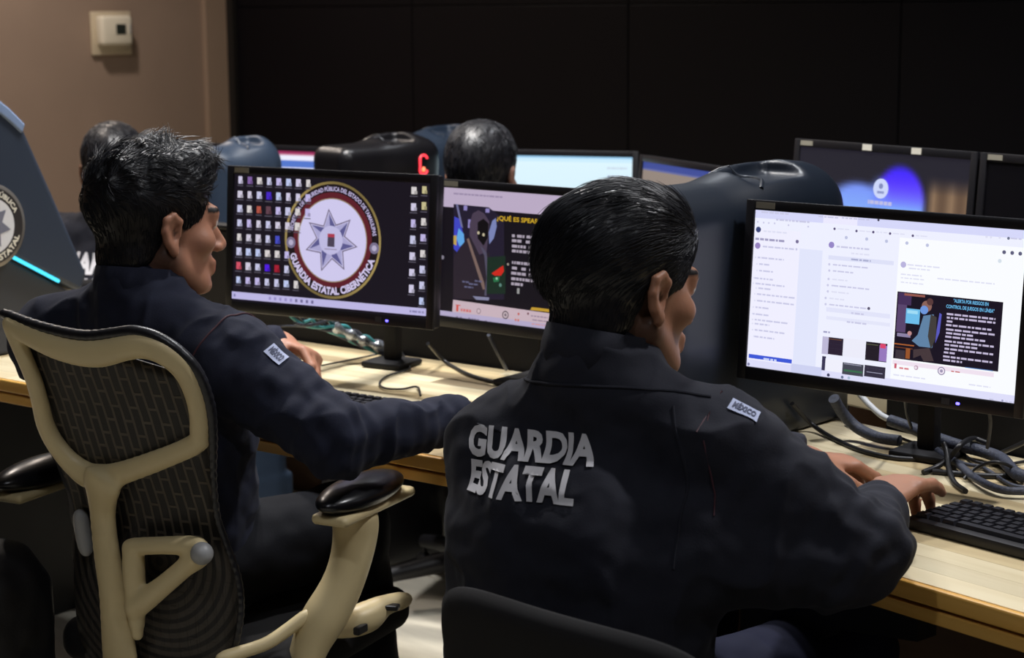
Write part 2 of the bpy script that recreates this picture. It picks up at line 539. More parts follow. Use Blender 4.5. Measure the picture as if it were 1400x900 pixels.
# ================================================================== measured tables
PIC_R = [
    ('w', 0.0238, 0.0068, 0.135, 0.0101, (202, 202, 230)),
    ('w', 0.2504, 0.0069, 0.3261, 0.009, (202, 202, 230)),
    ('w', 0.3404, 0.0049, 0.4446, 0.0089, (202, 202, 230)),
    ('d', 0.4778, 0.0057, 0.002, (70, 70, 90)),
    ('w', 0.0844, 0.0456, 0.2171, 0.0119, (202, 202, 230)),
    ('d', 0.0115, 0.0755, 0.0016, (202, 202, 230)),
    ('d', 0.0354, 0.0771, 0.0016, (202, 202, 230)),
    ('d', 0.0561, 0.0768, 0.0016, (202, 202, 230)),
    ('d', 0.0797, 0.0761, 0.0016, (202, 202, 230)),
    ('d', 0.1354, 0.0805, 0.0016, (202, 202, 230)),
    ('d', 0.2133, 0.0796, 0.0016, (202, 202, 230)),
    ('d', 0.3154, 0.0799, 0.0021, (90, 80, 120)),
    ('w', 0.3264, 0.074, 0.3707, 0.0072, (222, 223, 243)),
    ('d', 0.3989, 0.0824, 0.0021, (90, 80, 120)),
    ('w', 0.4097, 0.0765, 0.4533, 0.0071, (222, 223, 243)),
    ('d', 0.4618, 0.0808, 0.0021, (90, 80, 120)),
    ('w', 0.4725, 0.0749, 0.5155, 0.007, (222, 223, 243)),
    ('d', 0.524, 0.0813, 0.0021, (90, 80, 120)),
    ('w', 0.5345, 0.0755, 0.577, 0.007, (222, 223, 243)),
    ('d', 0.6067, 0.0834, 0.0021, (90, 80, 120)),
    ('w', 0.617, 0.0777, 0.6587, 0.0069, (222, 223, 243)),
    ('d', 0.362, 0.1276, 0.0027, (190, 195, 225)),
    ('d', 0.4391, 0.126, 0.0027, (190, 195, 225)),
    ('d', 0.5126, 0.1292, 0.0027, (190, 195, 225)),
    ('d', 0.5874, 0.1298, 0.0027, (190, 195, 225)),
    ('d', 0.6612, 0.1325, 0.0027, (190, 195, 225)),
    ('d', 0.9277, 0.1351, 0.003, (95, 95, 125)),
    ('d', 0.9548, 0.1353, 0.003, (95, 95, 125)),
    ('d', 0.9817, 0.1356, 0.003, (95, 95, 125)),
    ('d', 0.8647, 0.055, 0.0019, (222, 223, 243)),
    ('d', 0.8797, 0.0551, 0.0019, (222, 223, 243)),
    ('d', 0.9094, 0.0532, 0.0019, (222, 223, 243)),
    ('d', 0.9389, 0.0534, 0.0022, (110, 115, 140)),
    ('w', 0.9461, 0.0482, 0.9825, 0.0084, (202, 202, 230)),
    ('d', 0.9152, 0.1877, 0.0031, (215, 225, 235)),
    ('d', 0.0163, 0.1235, 0.0049, (60, 70, 120)),
    ('w', 0.0372, 0.1254, 0.1309, 0.0101, (222, 223, 243)),
    ('w', 0.0063, 0.1759, 0.1239, 0.0139, (160, 156, 192)),
    ('d', 0.174, 0.1783, 0.003, (120, 110, 150)),
    ('d', 0.0172, 0.2256, 0.0053, (150, 130, 190)),
    ('w', 0.0379, 0.2226, 0.1635, 0.0101, (202, 202, 230)),
    ('d', 0.173, 0.2264, 0.002, (202, 202, 230)),
    ('w', 0.0198, 0.2949, 0.1256, 0.0102, (202, 202, 230)),
    ('d', 0.0111, 0.3009, 0.0015, (222, 223, 243)),
    ('w', 0.0273, 0.3357, 0.0746, 0.0102, (202, 202, 230)),
    ('d', 0.0186, 0.3417, 0.0015, (222, 223, 243)),
    ('w', 0.0289, 0.3773, 0.0849, 0.0102, (202, 202, 230)),
    ('d', 0.0202, 0.3833, 0.0015, (222, 223, 243)),
    ('w', 0.0098, 0.427, 0.0867, 0.0102, (202, 202, 230)),
    ('d', 0.01, 0.4316, 0.0015, (222, 223, 243)),
    ('w', 0.0171, 0.4608, 0.1347, 0.0102, (202, 202, 230)),
    ('d', 0.0083, 0.4669, 0.0015, (222, 223, 243)),
    ('w', 0.0301, 0.489, 0.0833, 0.0102, (202, 202, 230)),
    ('d', 0.0214, 0.4951, 0.0015, (222, 223, 243)),
    ('w', 0.0256, 0.5271, 0.1778, 0.0102, (202, 202, 230)),
    ('d', 0.0168, 0.5333, 0.0015, (222, 223, 243)),
    ('w', 0.0272, 0.5689, 0.1765, 0.0102, (202, 202, 230)),
    ('d', 0.0184, 0.5751, 0.0015, (222, 223, 243)),
    ('w', 0.0228, 0.6117, 0.0761, 0.0102, (202, 202, 230)),
    ('d', 0.014, 0.618, 0.0015, (222, 223, 243)),
    ('w', 0.0124, 0.6558, 0.0777, 0.0102, (202, 202, 230)),
    ('d', 0.0126, 0.6604, 0.0015, (222, 223, 243)),
    ('w', 0.0228, 0.6914, 0.158, 0.0102, (202, 202, 230)),
    ('d', 0.014, 0.6977, 0.0015, (222, 223, 243)),
    ('w', 0.0238, 0.717, 0.083, 0.0102, (202, 202, 230)),
    ('d', 0.015, 0.7233, 0.0015, (222, 223, 243)),
    ('w', 0.0253, 0.7565, 0.146, 0.0102, (202, 202, 230)),
    ('d', 0.0165, 0.763, 0.0015, (222, 223, 243)),
    ('w', 0.0239, 0.7991, 0.1067, 0.0103, (202, 202, 230)),
    ('d', 0.024, 0.8037, 0.0015, (222, 223, 243)),
    ('r', 0.0073, 0.9201, 0.1819, 0.9458, (62, 88, 215)),
    ('w', 0.0679, 0.9331, 0.1209, 0.0121, (200, 210, 250)),
    ('d', 0.0083, 0.986, 0.0025, (130, 130, 170)),
    ('d', 0.3081, 0.18, 0.0052, (150, 135, 200)),
    ('w', 0.3278, 0.1817, 0.4516, 0.0107, (202, 202, 230)),
    ('w', 0.3849, 0.2162, 0.4533, 0.0089, (222, 223, 243)),
    ('r', 0.2994, 0.2445, 0.5452, 0.27, (222, 225, 248)),
    ('w', 0.3864, 0.2518, 0.4602, 0.0107, (170, 174, 208)),
    ('w', 0.3183, 0.2958, 0.4506, 0.009, (202, 202, 230)),
    ('d', 0.3044, 0.3007, 0.002, (202, 202, 230)),
    ('w', 0.3198, 0.334, 0.3975, 0.009, (202, 202, 230)),
    ('d', 0.3059, 0.3389, 0.002, (202, 202, 230)),
    ('w', 0.3191, 0.3861, 0.3775, 0.009, (222, 223, 243)),
    ('d', 0.3052, 0.3911, 0.002, (202, 202, 230)),
    ('w', 0.3178, 0.4248, 0.4612, 0.009, (202, 202, 230)),
    ('d', 0.3039, 0.4298, 0.002, (202, 202, 230)),
    ('w', 0.3193, 0.4631, 0.386, 0.009, (222, 223, 243)),
    ('d', 0.3054, 0.4681, 0.002, (202, 202, 230)),
    ('w', 0.3125, 0.505, 0.371, 0.009, (222, 223, 243)),
    ('d', 0.2986, 0.5102, 0.002, (202, 202, 230)),
    ('w', 0.314, 0.5434, 0.4604, 0.009, (202, 202, 230)),
    ('d', 0.3001, 0.5486, 0.002, (202, 202, 230)),
    ('d', 0.4643, 0.5456, 0.0025, (90, 85, 110)),
    ('r', 0.3036, 0.5657, 0.545, 0.5931, (226, 228, 250)),
    ('w', 0.3995, 0.5799, 0.4488, 0.0107, (202, 202, 230)),
    ('r', 0.3057, 0.6199, 0.547, 0.6415, (228, 230, 250)),
    ('w', 0.3851, 0.6367, 0.4592, 0.0108, (202, 202, 230)),
    ('w', 0.2981, 0.7148, 0.3234, 0.0109, (160, 160, 196)),
    ('r', 0.2967, 0.7493, 0.377, 0.8557, (44, 34, 52)),
    ('r', 0.2967, 0.7493, 0.3208, 0.8585, (190, 185, 215)),
    ('r', 0.3197, 0.7584, 0.3705, 0.7618, (120, 80, 50)),
    ('r', 0.3238, 0.7895, 0.3688, 0.7893, (110, 105, 130)),
    ('r', 0.3248, 0.8166, 0.3699, 0.8164, (110, 105, 130)),
    ('r', 0.3781, 0.7421, 0.4603, 0.856, (236, 236, 250)),
    ('r', 0.4628, 0.7476, 0.5424, 0.8607, (36, 30, 40)),
    ('r', 0.5139, 0.7595, 0.5422, 0.8563, (150, 120, 190)),
    ('r', 0.5162, 0.7501, 0.5363, 0.7772, (220, 70, 110)),
    ('r', 0.4647, 0.7607, 0.5087, 0.7651, (90, 95, 70)),
    ('r', 0.3001, 0.8721, 0.3149, 0.9604, (58, 54, 84)),
    ('r', 0.3133, 0.883, 0.3784, 0.96, (240, 240, 252)),
    ('r', 0.38, 0.8937, 0.4593, 0.9667, (70, 72, 84)),
    ('r', 0.3858, 0.9356, 0.4558, 0.9472, (60, 110, 80)),
    ('r', 0.3846, 0.904, 0.451, 0.8986, (150, 150, 170)),
    ('r', 0.4632, 0.8914, 0.5411, 0.9616, (52, 48, 66)),
    ('r', 0.4707, 0.9078, 0.5308, 0.908, (170, 170, 190)),
    ('r', 0.4718, 0.9346, 0.5317, 0.9302, (150, 150, 175)),
    ('d', 0.5808, 0.2601, 0.0049, (186, 180, 222)),
    ('w', 0.5952, 0.2535, 0.7149, 0.0087, (222, 223, 243)),
    ('w', 0.6014, 0.2745, 0.6771, 0.0078, (222, 223, 243)),
    ('w', 0.5737, 0.314, 0.65, 0.0079, (222, 223, 243)),
    ('w', 0.5746, 0.3358, 0.6639, 0.007, (222, 223, 243)),
    ('w', 0.7055, 0.3191, 0.9046, 0.0078, (222, 223, 243)),
    ('w', 0.5757, 0.3621, 0.6572, 0.007, (222, 223, 243)),
    ('r', 0.5662, 0.4232, 0.9379, 0.8285, (26, 20, 34)),
    ('r', 0.5705, 0.4291, 0.6186, 0.5, (70, 50, 90)),
    ('r', 0.5918, 0.4299, 0.6663, 0.4433, (150, 90, 80)),
    ('r', 0.5707, 0.4997, 0.6042, 0.6658, (90, 70, 110)),
    ('r', 0.6021, 0.5184, 0.6522, 0.608, (110, 190, 235)),
    ('r', 0.6065, 0.5286, 0.6444, 0.548, (160, 220, 245)),
    ('r', 0.567, 0.7353, 0.6393, 0.7426, (170, 95, 50)),
    ('r', 0.5705, 0.7568, 0.6347, 0.7612, (120, 64, 36)),
    ('r', 0.6107, 0.7574, 0.6266, 0.8204, (150, 84, 44)),
    ('r', 0.5739, 0.7739, 0.6083, 0.8287, (60, 52, 62)),
    ('r', 0.5751, 0.6716, 0.624, 0.6928, (140, 130, 165)),
    ('d', 0.675, 0.4942, 0.0087, (140, 100, 90)),
    ('d', 0.6668, 0.5176, 0.0068, (110, 150, 220)),
    ('d', 0.6856, 0.4661, 0.0056, (90, 60, 60)),
    ('p', [(0.6657, 0.5528), (0.7016, 0.5374), (0.7126, 0.6139), (0.7048, 0.7379), (0.6576, 0.7388), (0.6299, 0.7092), (0.6495, 0.6701)], (96, 130, 165)),
    ('p', [(0.6913, 0.5393), (0.7127, 0.5528), (0.7152, 0.6745), (0.7, 0.7476), (0.6863, 0.6715)], (66, 62, 60)),
    ('p', [(0.6374, 0.7607), (0.6944, 0.74), (0.7132, 0.815), (0.6769, 0.8228), (0.665, 0.7901), (0.6395, 0.8132)], (70, 56, 60)),
    ('p', [(0.7219, 0.5249), (0.73, 0.5321), (0.7268, 0.6416), (0.714, 0.7097), (0.7159, 0.6307)], (90, 90, 190)),
    ('d', 0.6202, 0.6671, 0.0037, (190, 140, 140)),
    ('t', 0.7679, 0.4537, 0.0075, '"ALERTA POR RIESGOS EN', (110, 190, 240), 0.1212),
    ('t', 0.7437, 0.4905, 0.0075, 'CONTROL DE JUEGOS EN LÍNEA"', (110, 190, 240), 0.1666),
    ('w', 0.7475, 0.5202, 0.9158, 0.0112, (196, 186, 216)),
    ('w', 0.7484, 0.5417, 0.9167, 0.0112, (196, 186, 216)),
    ('w', 0.7494, 0.5633, 0.7723, 0.0112, (196, 186, 216)),
    ('w', 0.7477, 0.5853, 0.9062, 0.0112, (196, 186, 216)),
    ('w', 0.7488, 0.6112, 0.9172, 0.0112, (196, 186, 216)),
    ('w', 0.7497, 0.6328, 0.8435, 0.0112, (196, 186, 216)),
    ('w', 0.748, 0.6548, 0.8868, 0.0112, (196, 186, 216)),
    ('w', 0.7466, 0.6813, 0.9176, 0.0112, (196, 186, 216)),
    ('w', 0.7475, 0.7029, 0.8614, 0.0112, (196, 186, 216)),
    ('w', 0.7485, 0.7266, 0.9171, 0.0112, (196, 186, 216)),
    ('w', 0.7468, 0.7488, 0.7851, 0.0112, (196, 186, 216)),
    ('w', 0.7453, 0.7731, 0.9165, 0.0112, (196, 186, 216)),
    ('w', 0.7462, 0.7947, 0.8124, 0.0113, (196, 186, 216)),
    ('r', 0.5658, 0.8379, 0.9245, 0.8637, (240, 226, 240)),
    ('r', 0.8245, 0.8256, 0.9206, 0.8302, (90, 130, 190)),
    ('d', 0.7428, 0.8676, 0.0064, (120, 110, 150)),
    ('d', 0.7428, 0.8676, 0.0052, (235, 225, 240)),
    ('d', 0.7428, 0.8676, 0.0025, (160, 150, 180)),
    ('d', 0.6524, 0.8678, 0.0037, (190, 160, 180)),
    ('d', 0.6511, 0.8681, 0.0022, (240, 226, 240)),
    ('w', 0.5915, 0.8768, 0.6259, 0.0106, (220, 130, 140)),
    ('r', 0.5733, 0.8585, 0.5813, 0.8879, (200, 90, 110)),
    ('w', 0.7772, 0.8578, 0.8078, 0.0069, (200, 110, 110)),
    ('w', 0.572, 0.9234, 0.6879, 0.008, (222, 223, 243)),
    ('w', 0.8414, 0.9215, 0.9163, 0.0077, (222, 223, 243)),
    ('w', 0.915, 0.9906, 0.9298, 0.0085, (202, 202, 230)),
    ('d', 0.9599, 0.9927, 0.0017, (160, 160, 196)),
    ('w', 0.9697, 0.9903, 1.0136, 0.0068, (202, 202, 230)),
    ('d', 0.3286, 0.9848, 0.0027, (60, 60, 90)),
    ('d', 0.3822, 0.9864, 0.0025, (110, 120, 150)),
    ('d', 0.4074, 0.9852, 0.0025, (170, 190, 215)),
]
PIC_M = [
    ('r', 0, 0, 1, 0.15, (186, 170, 196)),
    ('w', 0.0537, 0.0365, 0.3216, 0.0124, (150, 135, 165)),
    ('r', 0, 0.15, 1, 0.955, (20, 16, 24)),
    ('p', [(0.0562, 0.124), (0.25, 0.1274), (0.3354, 0.2092), (0.3535, 0.8193), (0.0748, 0.8614)], (34, 28, 46)),
    ('p', [(0.063, 0.2195), (0.0962, 0.2382), (0.1254, 0.4042), (0.1127, 0.5306), (0.0659, 0.4691)], (64, 70, 190)),
    ('p', [(0.09, 0.3069), (0.1197, 0.3484), (0.126, 0.4267), (0.0981, 0.4476), (0.08, 0.3876)], (96, 165, 225)),
    ('p', [(0.063, 0.3671), (0.0794, 0.365), (0.0816, 0.4442), (0.0649, 0.4351)], (190, 160, 80)),
    ('p', [(0.0684, 0.1226), (0.0807, 0.1241), (0.1144, 0.3038), (0.1019, 0.2941)], (110, 110, 150)),
    ('r', 0.1135, 0.1289, 0.1328, 0.1661, (140, 130, 190)),
    ('r', 0.2344, 0.1376, 0.2552, 0.1687, (140, 130, 190)),
    ('r', 0.1408, 0.2328, 0.1548, 0.2987, (140, 130, 190)),
    ('p', [(0.2728, 0.2279), (0.2919, 0.2033), (0.2978, 0.2694), (0.2846, 0.3603), (0.2622, 0.4081), (0.2557, 0.3194)], (120, 130, 180)),
    ('p', [(0.1636, 0.185), (0.195, 0.1561), (0.2276, 0.1775), (0.2572, 0.2354), (0.2557, 0.3194), (0.2481, 0.4717), (0.1931, 0.5077), (0.1528, 0.3722), (0.1498, 0.2655)], (72, 60, 78)),
    ('p', [(0.1936, 0.2488), (0.2248, 0.217), (0.2537, 0.2526), (0.2528, 0.359), (0.2308, 0.4236), (0.1972, 0.372)], (16, 12, 16)),
    ('d', 0.2, 0.3295, 0.0032, (190, 180, 150)),
    ('d', 0.2283, 0.3398, 0.0032, (190, 180, 150)),
    ('p', [(0.1524, 0.3554), (0.1023, 0.4527), (0.0678, 0.5371), (0.0747, 0.8557), (0.243, 0.8439), (0.271, 0.7097), (0.264, 0.4694), (0.2131, 0.5048)], (42, 34, 44)),
    ('p', [(0.137, 0.3856), (0.149, 0.3784), (0.243, 0.7086), (0.2485, 0.7584), (0.2365, 0.7603)], (120, 98, 92)),
    ('p', [(0.2107, 0.4208), (0.237, 0.5013), (0.2538, 0.6674), (0.2458, 0.8039), (0.2579, 0.8075), (0.2694, 0.6537), (0.2481, 0.4717)], (80, 76, 96)),
    ('w', 0.1218, 0.711, 0.1583, 0.0125, (96, 96, 126)),
    ('w', 0.1588, 0.7221, 0.2071, 0.0124, (96, 96, 126)),
    ('w', 0.1904, 0.6944, 0.2304, 0.0124, (96, 96, 126)),
    ('w', 0.1351, 0.7487, 0.1836, 0.0125, (96, 96, 126)),
    ('p', [(0.1819, 0.8204), (0.2741, 0.816), (0.2708, 0.8391), (0.2028, 0.8452)], (130, 130, 160)),
    ('p', [(0.2532, 0.5102), (0.3514, 0.4848), (0.36, 0.7734), (0.2574, 0.7907)], (26, 44, 34)),
    ('p', [(0.2806, 0.6295), (0.3189, 0.5845), (0.3418, 0.5587), (0.347, 0.6025), (0.3323, 0.6383), (0.2969, 0.6438)], (200, 40, 30)),
    ('p', [(0.2895, 0.6618), (0.3247, 0.645), (0.3219, 0.6846), (0.2944, 0.6947)], (40, 110, 70)),
    ('d', 0.3306, 0.7112, 0.0037, (90, 130, 120)),
    ('d', 0.3094, 0.6642, 0.0025, (150, 200, 170)),
    ('d', 0.0061, 0.5461, 0.0042, (130, 125, 140)),
    ('t', 0.2963, 0.2195, 0.0125, '¿QUÉ ES SPEAR PHISHING?', (208, 168, 40), 0.39),
    ('w', 0.3816, 0.317, 0.3971, 0.021, (170, 160, 175)),
    ('w', 0.4088, 0.3162, 0.4473, 0.0209, (170, 160, 175)),
    ('w', 0.459, 0.3151, 0.501, 0.0208, (170, 160, 175)),
    ('w', 0.3827, 0.3528, 0.4329, 0.021, (170, 160, 175)),
    ('w', 0.4563, 0.354, 0.5022, 0.0208, (170, 160, 175)),
    ('w', 0.3839, 0.3942, 0.4572, 0.021, (170, 160, 175)),
    ('w', 0.4729, 0.393, 0.4844, 0.0208, (170, 160, 175)),
    ('w', 0.385, 0.4301, 0.508, 0.021, (170, 160, 175)),
    ('w', 0.3876, 0.5185, 0.5183, 0.021, (170, 160, 175)),
    ('w', 0.3889, 0.5599, 0.4199, 0.021, (170, 160, 175)),
    ('w', 0.4394, 0.5606, 0.4625, 0.0209, (170, 160, 175)),
    ('w', 0.4818, 0.5597, 0.5238, 0.0209, (170, 160, 175)),
    ('w', 0.3861, 0.5992, 0.4634, 0.021, (170, 160, 175)),
    ('w', 0.4792, 0.5987, 0.5249, 0.0209, (170, 160, 175)),
    ('w', 0.3874, 0.6408, 0.5334, 0.021, (170, 160, 175)),
    ('w', 0.3885, 0.6795, 0.4504, 0.0211, (170, 160, 175)),
    ('r', 0.4209, 0.7187, 0.4338, 0.761, (150, 150, 150)),
    ('d', 0.367, 0.5465, 0.0027, (150, 140, 130)),
    ('p', [(0.075, 0.8671), (0.163, 0.8691), (0.6211, 0.88), (0.6229, 1.058), (0.0035, 1.0523), (-0.0055, 1.0309), (-0.0047, 0.9846), (0.072, 0.9822)], (198, 176, 186)),
    ('p', [(0.5022, 0.849), (0.5937, 0.8493), (0.5944, 0.8711), (0.4952, 0.8724)], (190, 150, 50)),
    ('r', 0, 0.962, 1, 1.0, (178, 168, 200)),
    ('w', 0.1198, 0.9279, 0.1766, 0.0204, (205, 110, 110)),
    ('r', 0.0945, 0.9038, 0.1062, 0.9532, (205, 80, 70)),
    ('r', 0.0904, 0.9017, 0.1172, 0.9084, (205, 80, 70)),
    ('d', 0.2193, 0.9301, 0.0057, (150, 130, 140)),
    ('d', 0.2193, 0.9301, 0.0037, (205, 184, 192)),
    ('d', 0.3647, 0.9337, 0.0082, (50, 42, 52)),
    ('d', 0.3647, 0.9337, 0.0062, (200, 180, 188)),
    ('d', 0.3647, 0.9337, 0.0032, (120, 108, 118)),
    ('d', 0.4345, 0.9138, 0.0025, (190, 90, 80)),
    ('d', 0.4845, 0.902, 0.0025, (120, 80, 90)),
    ('w', 0.4162, 0.9533, 0.4395, 0.0166, (200, 120, 110)),
    ('w', 0.5002, 0.9102, 0.5875, 0.0099, (150, 130, 150)),
    ('w', 0.5087, 0.9391, 0.5885, 0.0099, (150, 130, 150)),
    ('w', 0.5058, 0.9701, 0.5781, 0.0099, (205, 150, 150)),
    ('r', 0.0958, 0.9922, 0.1072, 1.0165, (120, 110, 140)),
    ('r', 0.1163, 0.9931, 0.1277, 1.0173, (120, 110, 140)),
    ('r', 0.1632, 0.9913, 0.1745, 1.0154, (120, 110, 140)),
    ('r', 0.1815, 0.9925, 0.1928, 1.0166, (120, 110, 140)),
    ('r', 0.1957, 0.9928, 0.2069, 1.0168, (120, 110, 140)),
    ('r', 0.2119, 0.9932, 0.2231, 1.0172, (120, 110, 140)),
    ('r', 0.2562, 0.9952, 0.2673, 1.0191, (120, 110, 140)),
    ('r', 0.2803, 0.9987, 0.2913, 1.0225, (120, 110, 140)),
]
R2IC = (0.511, 0.2872)
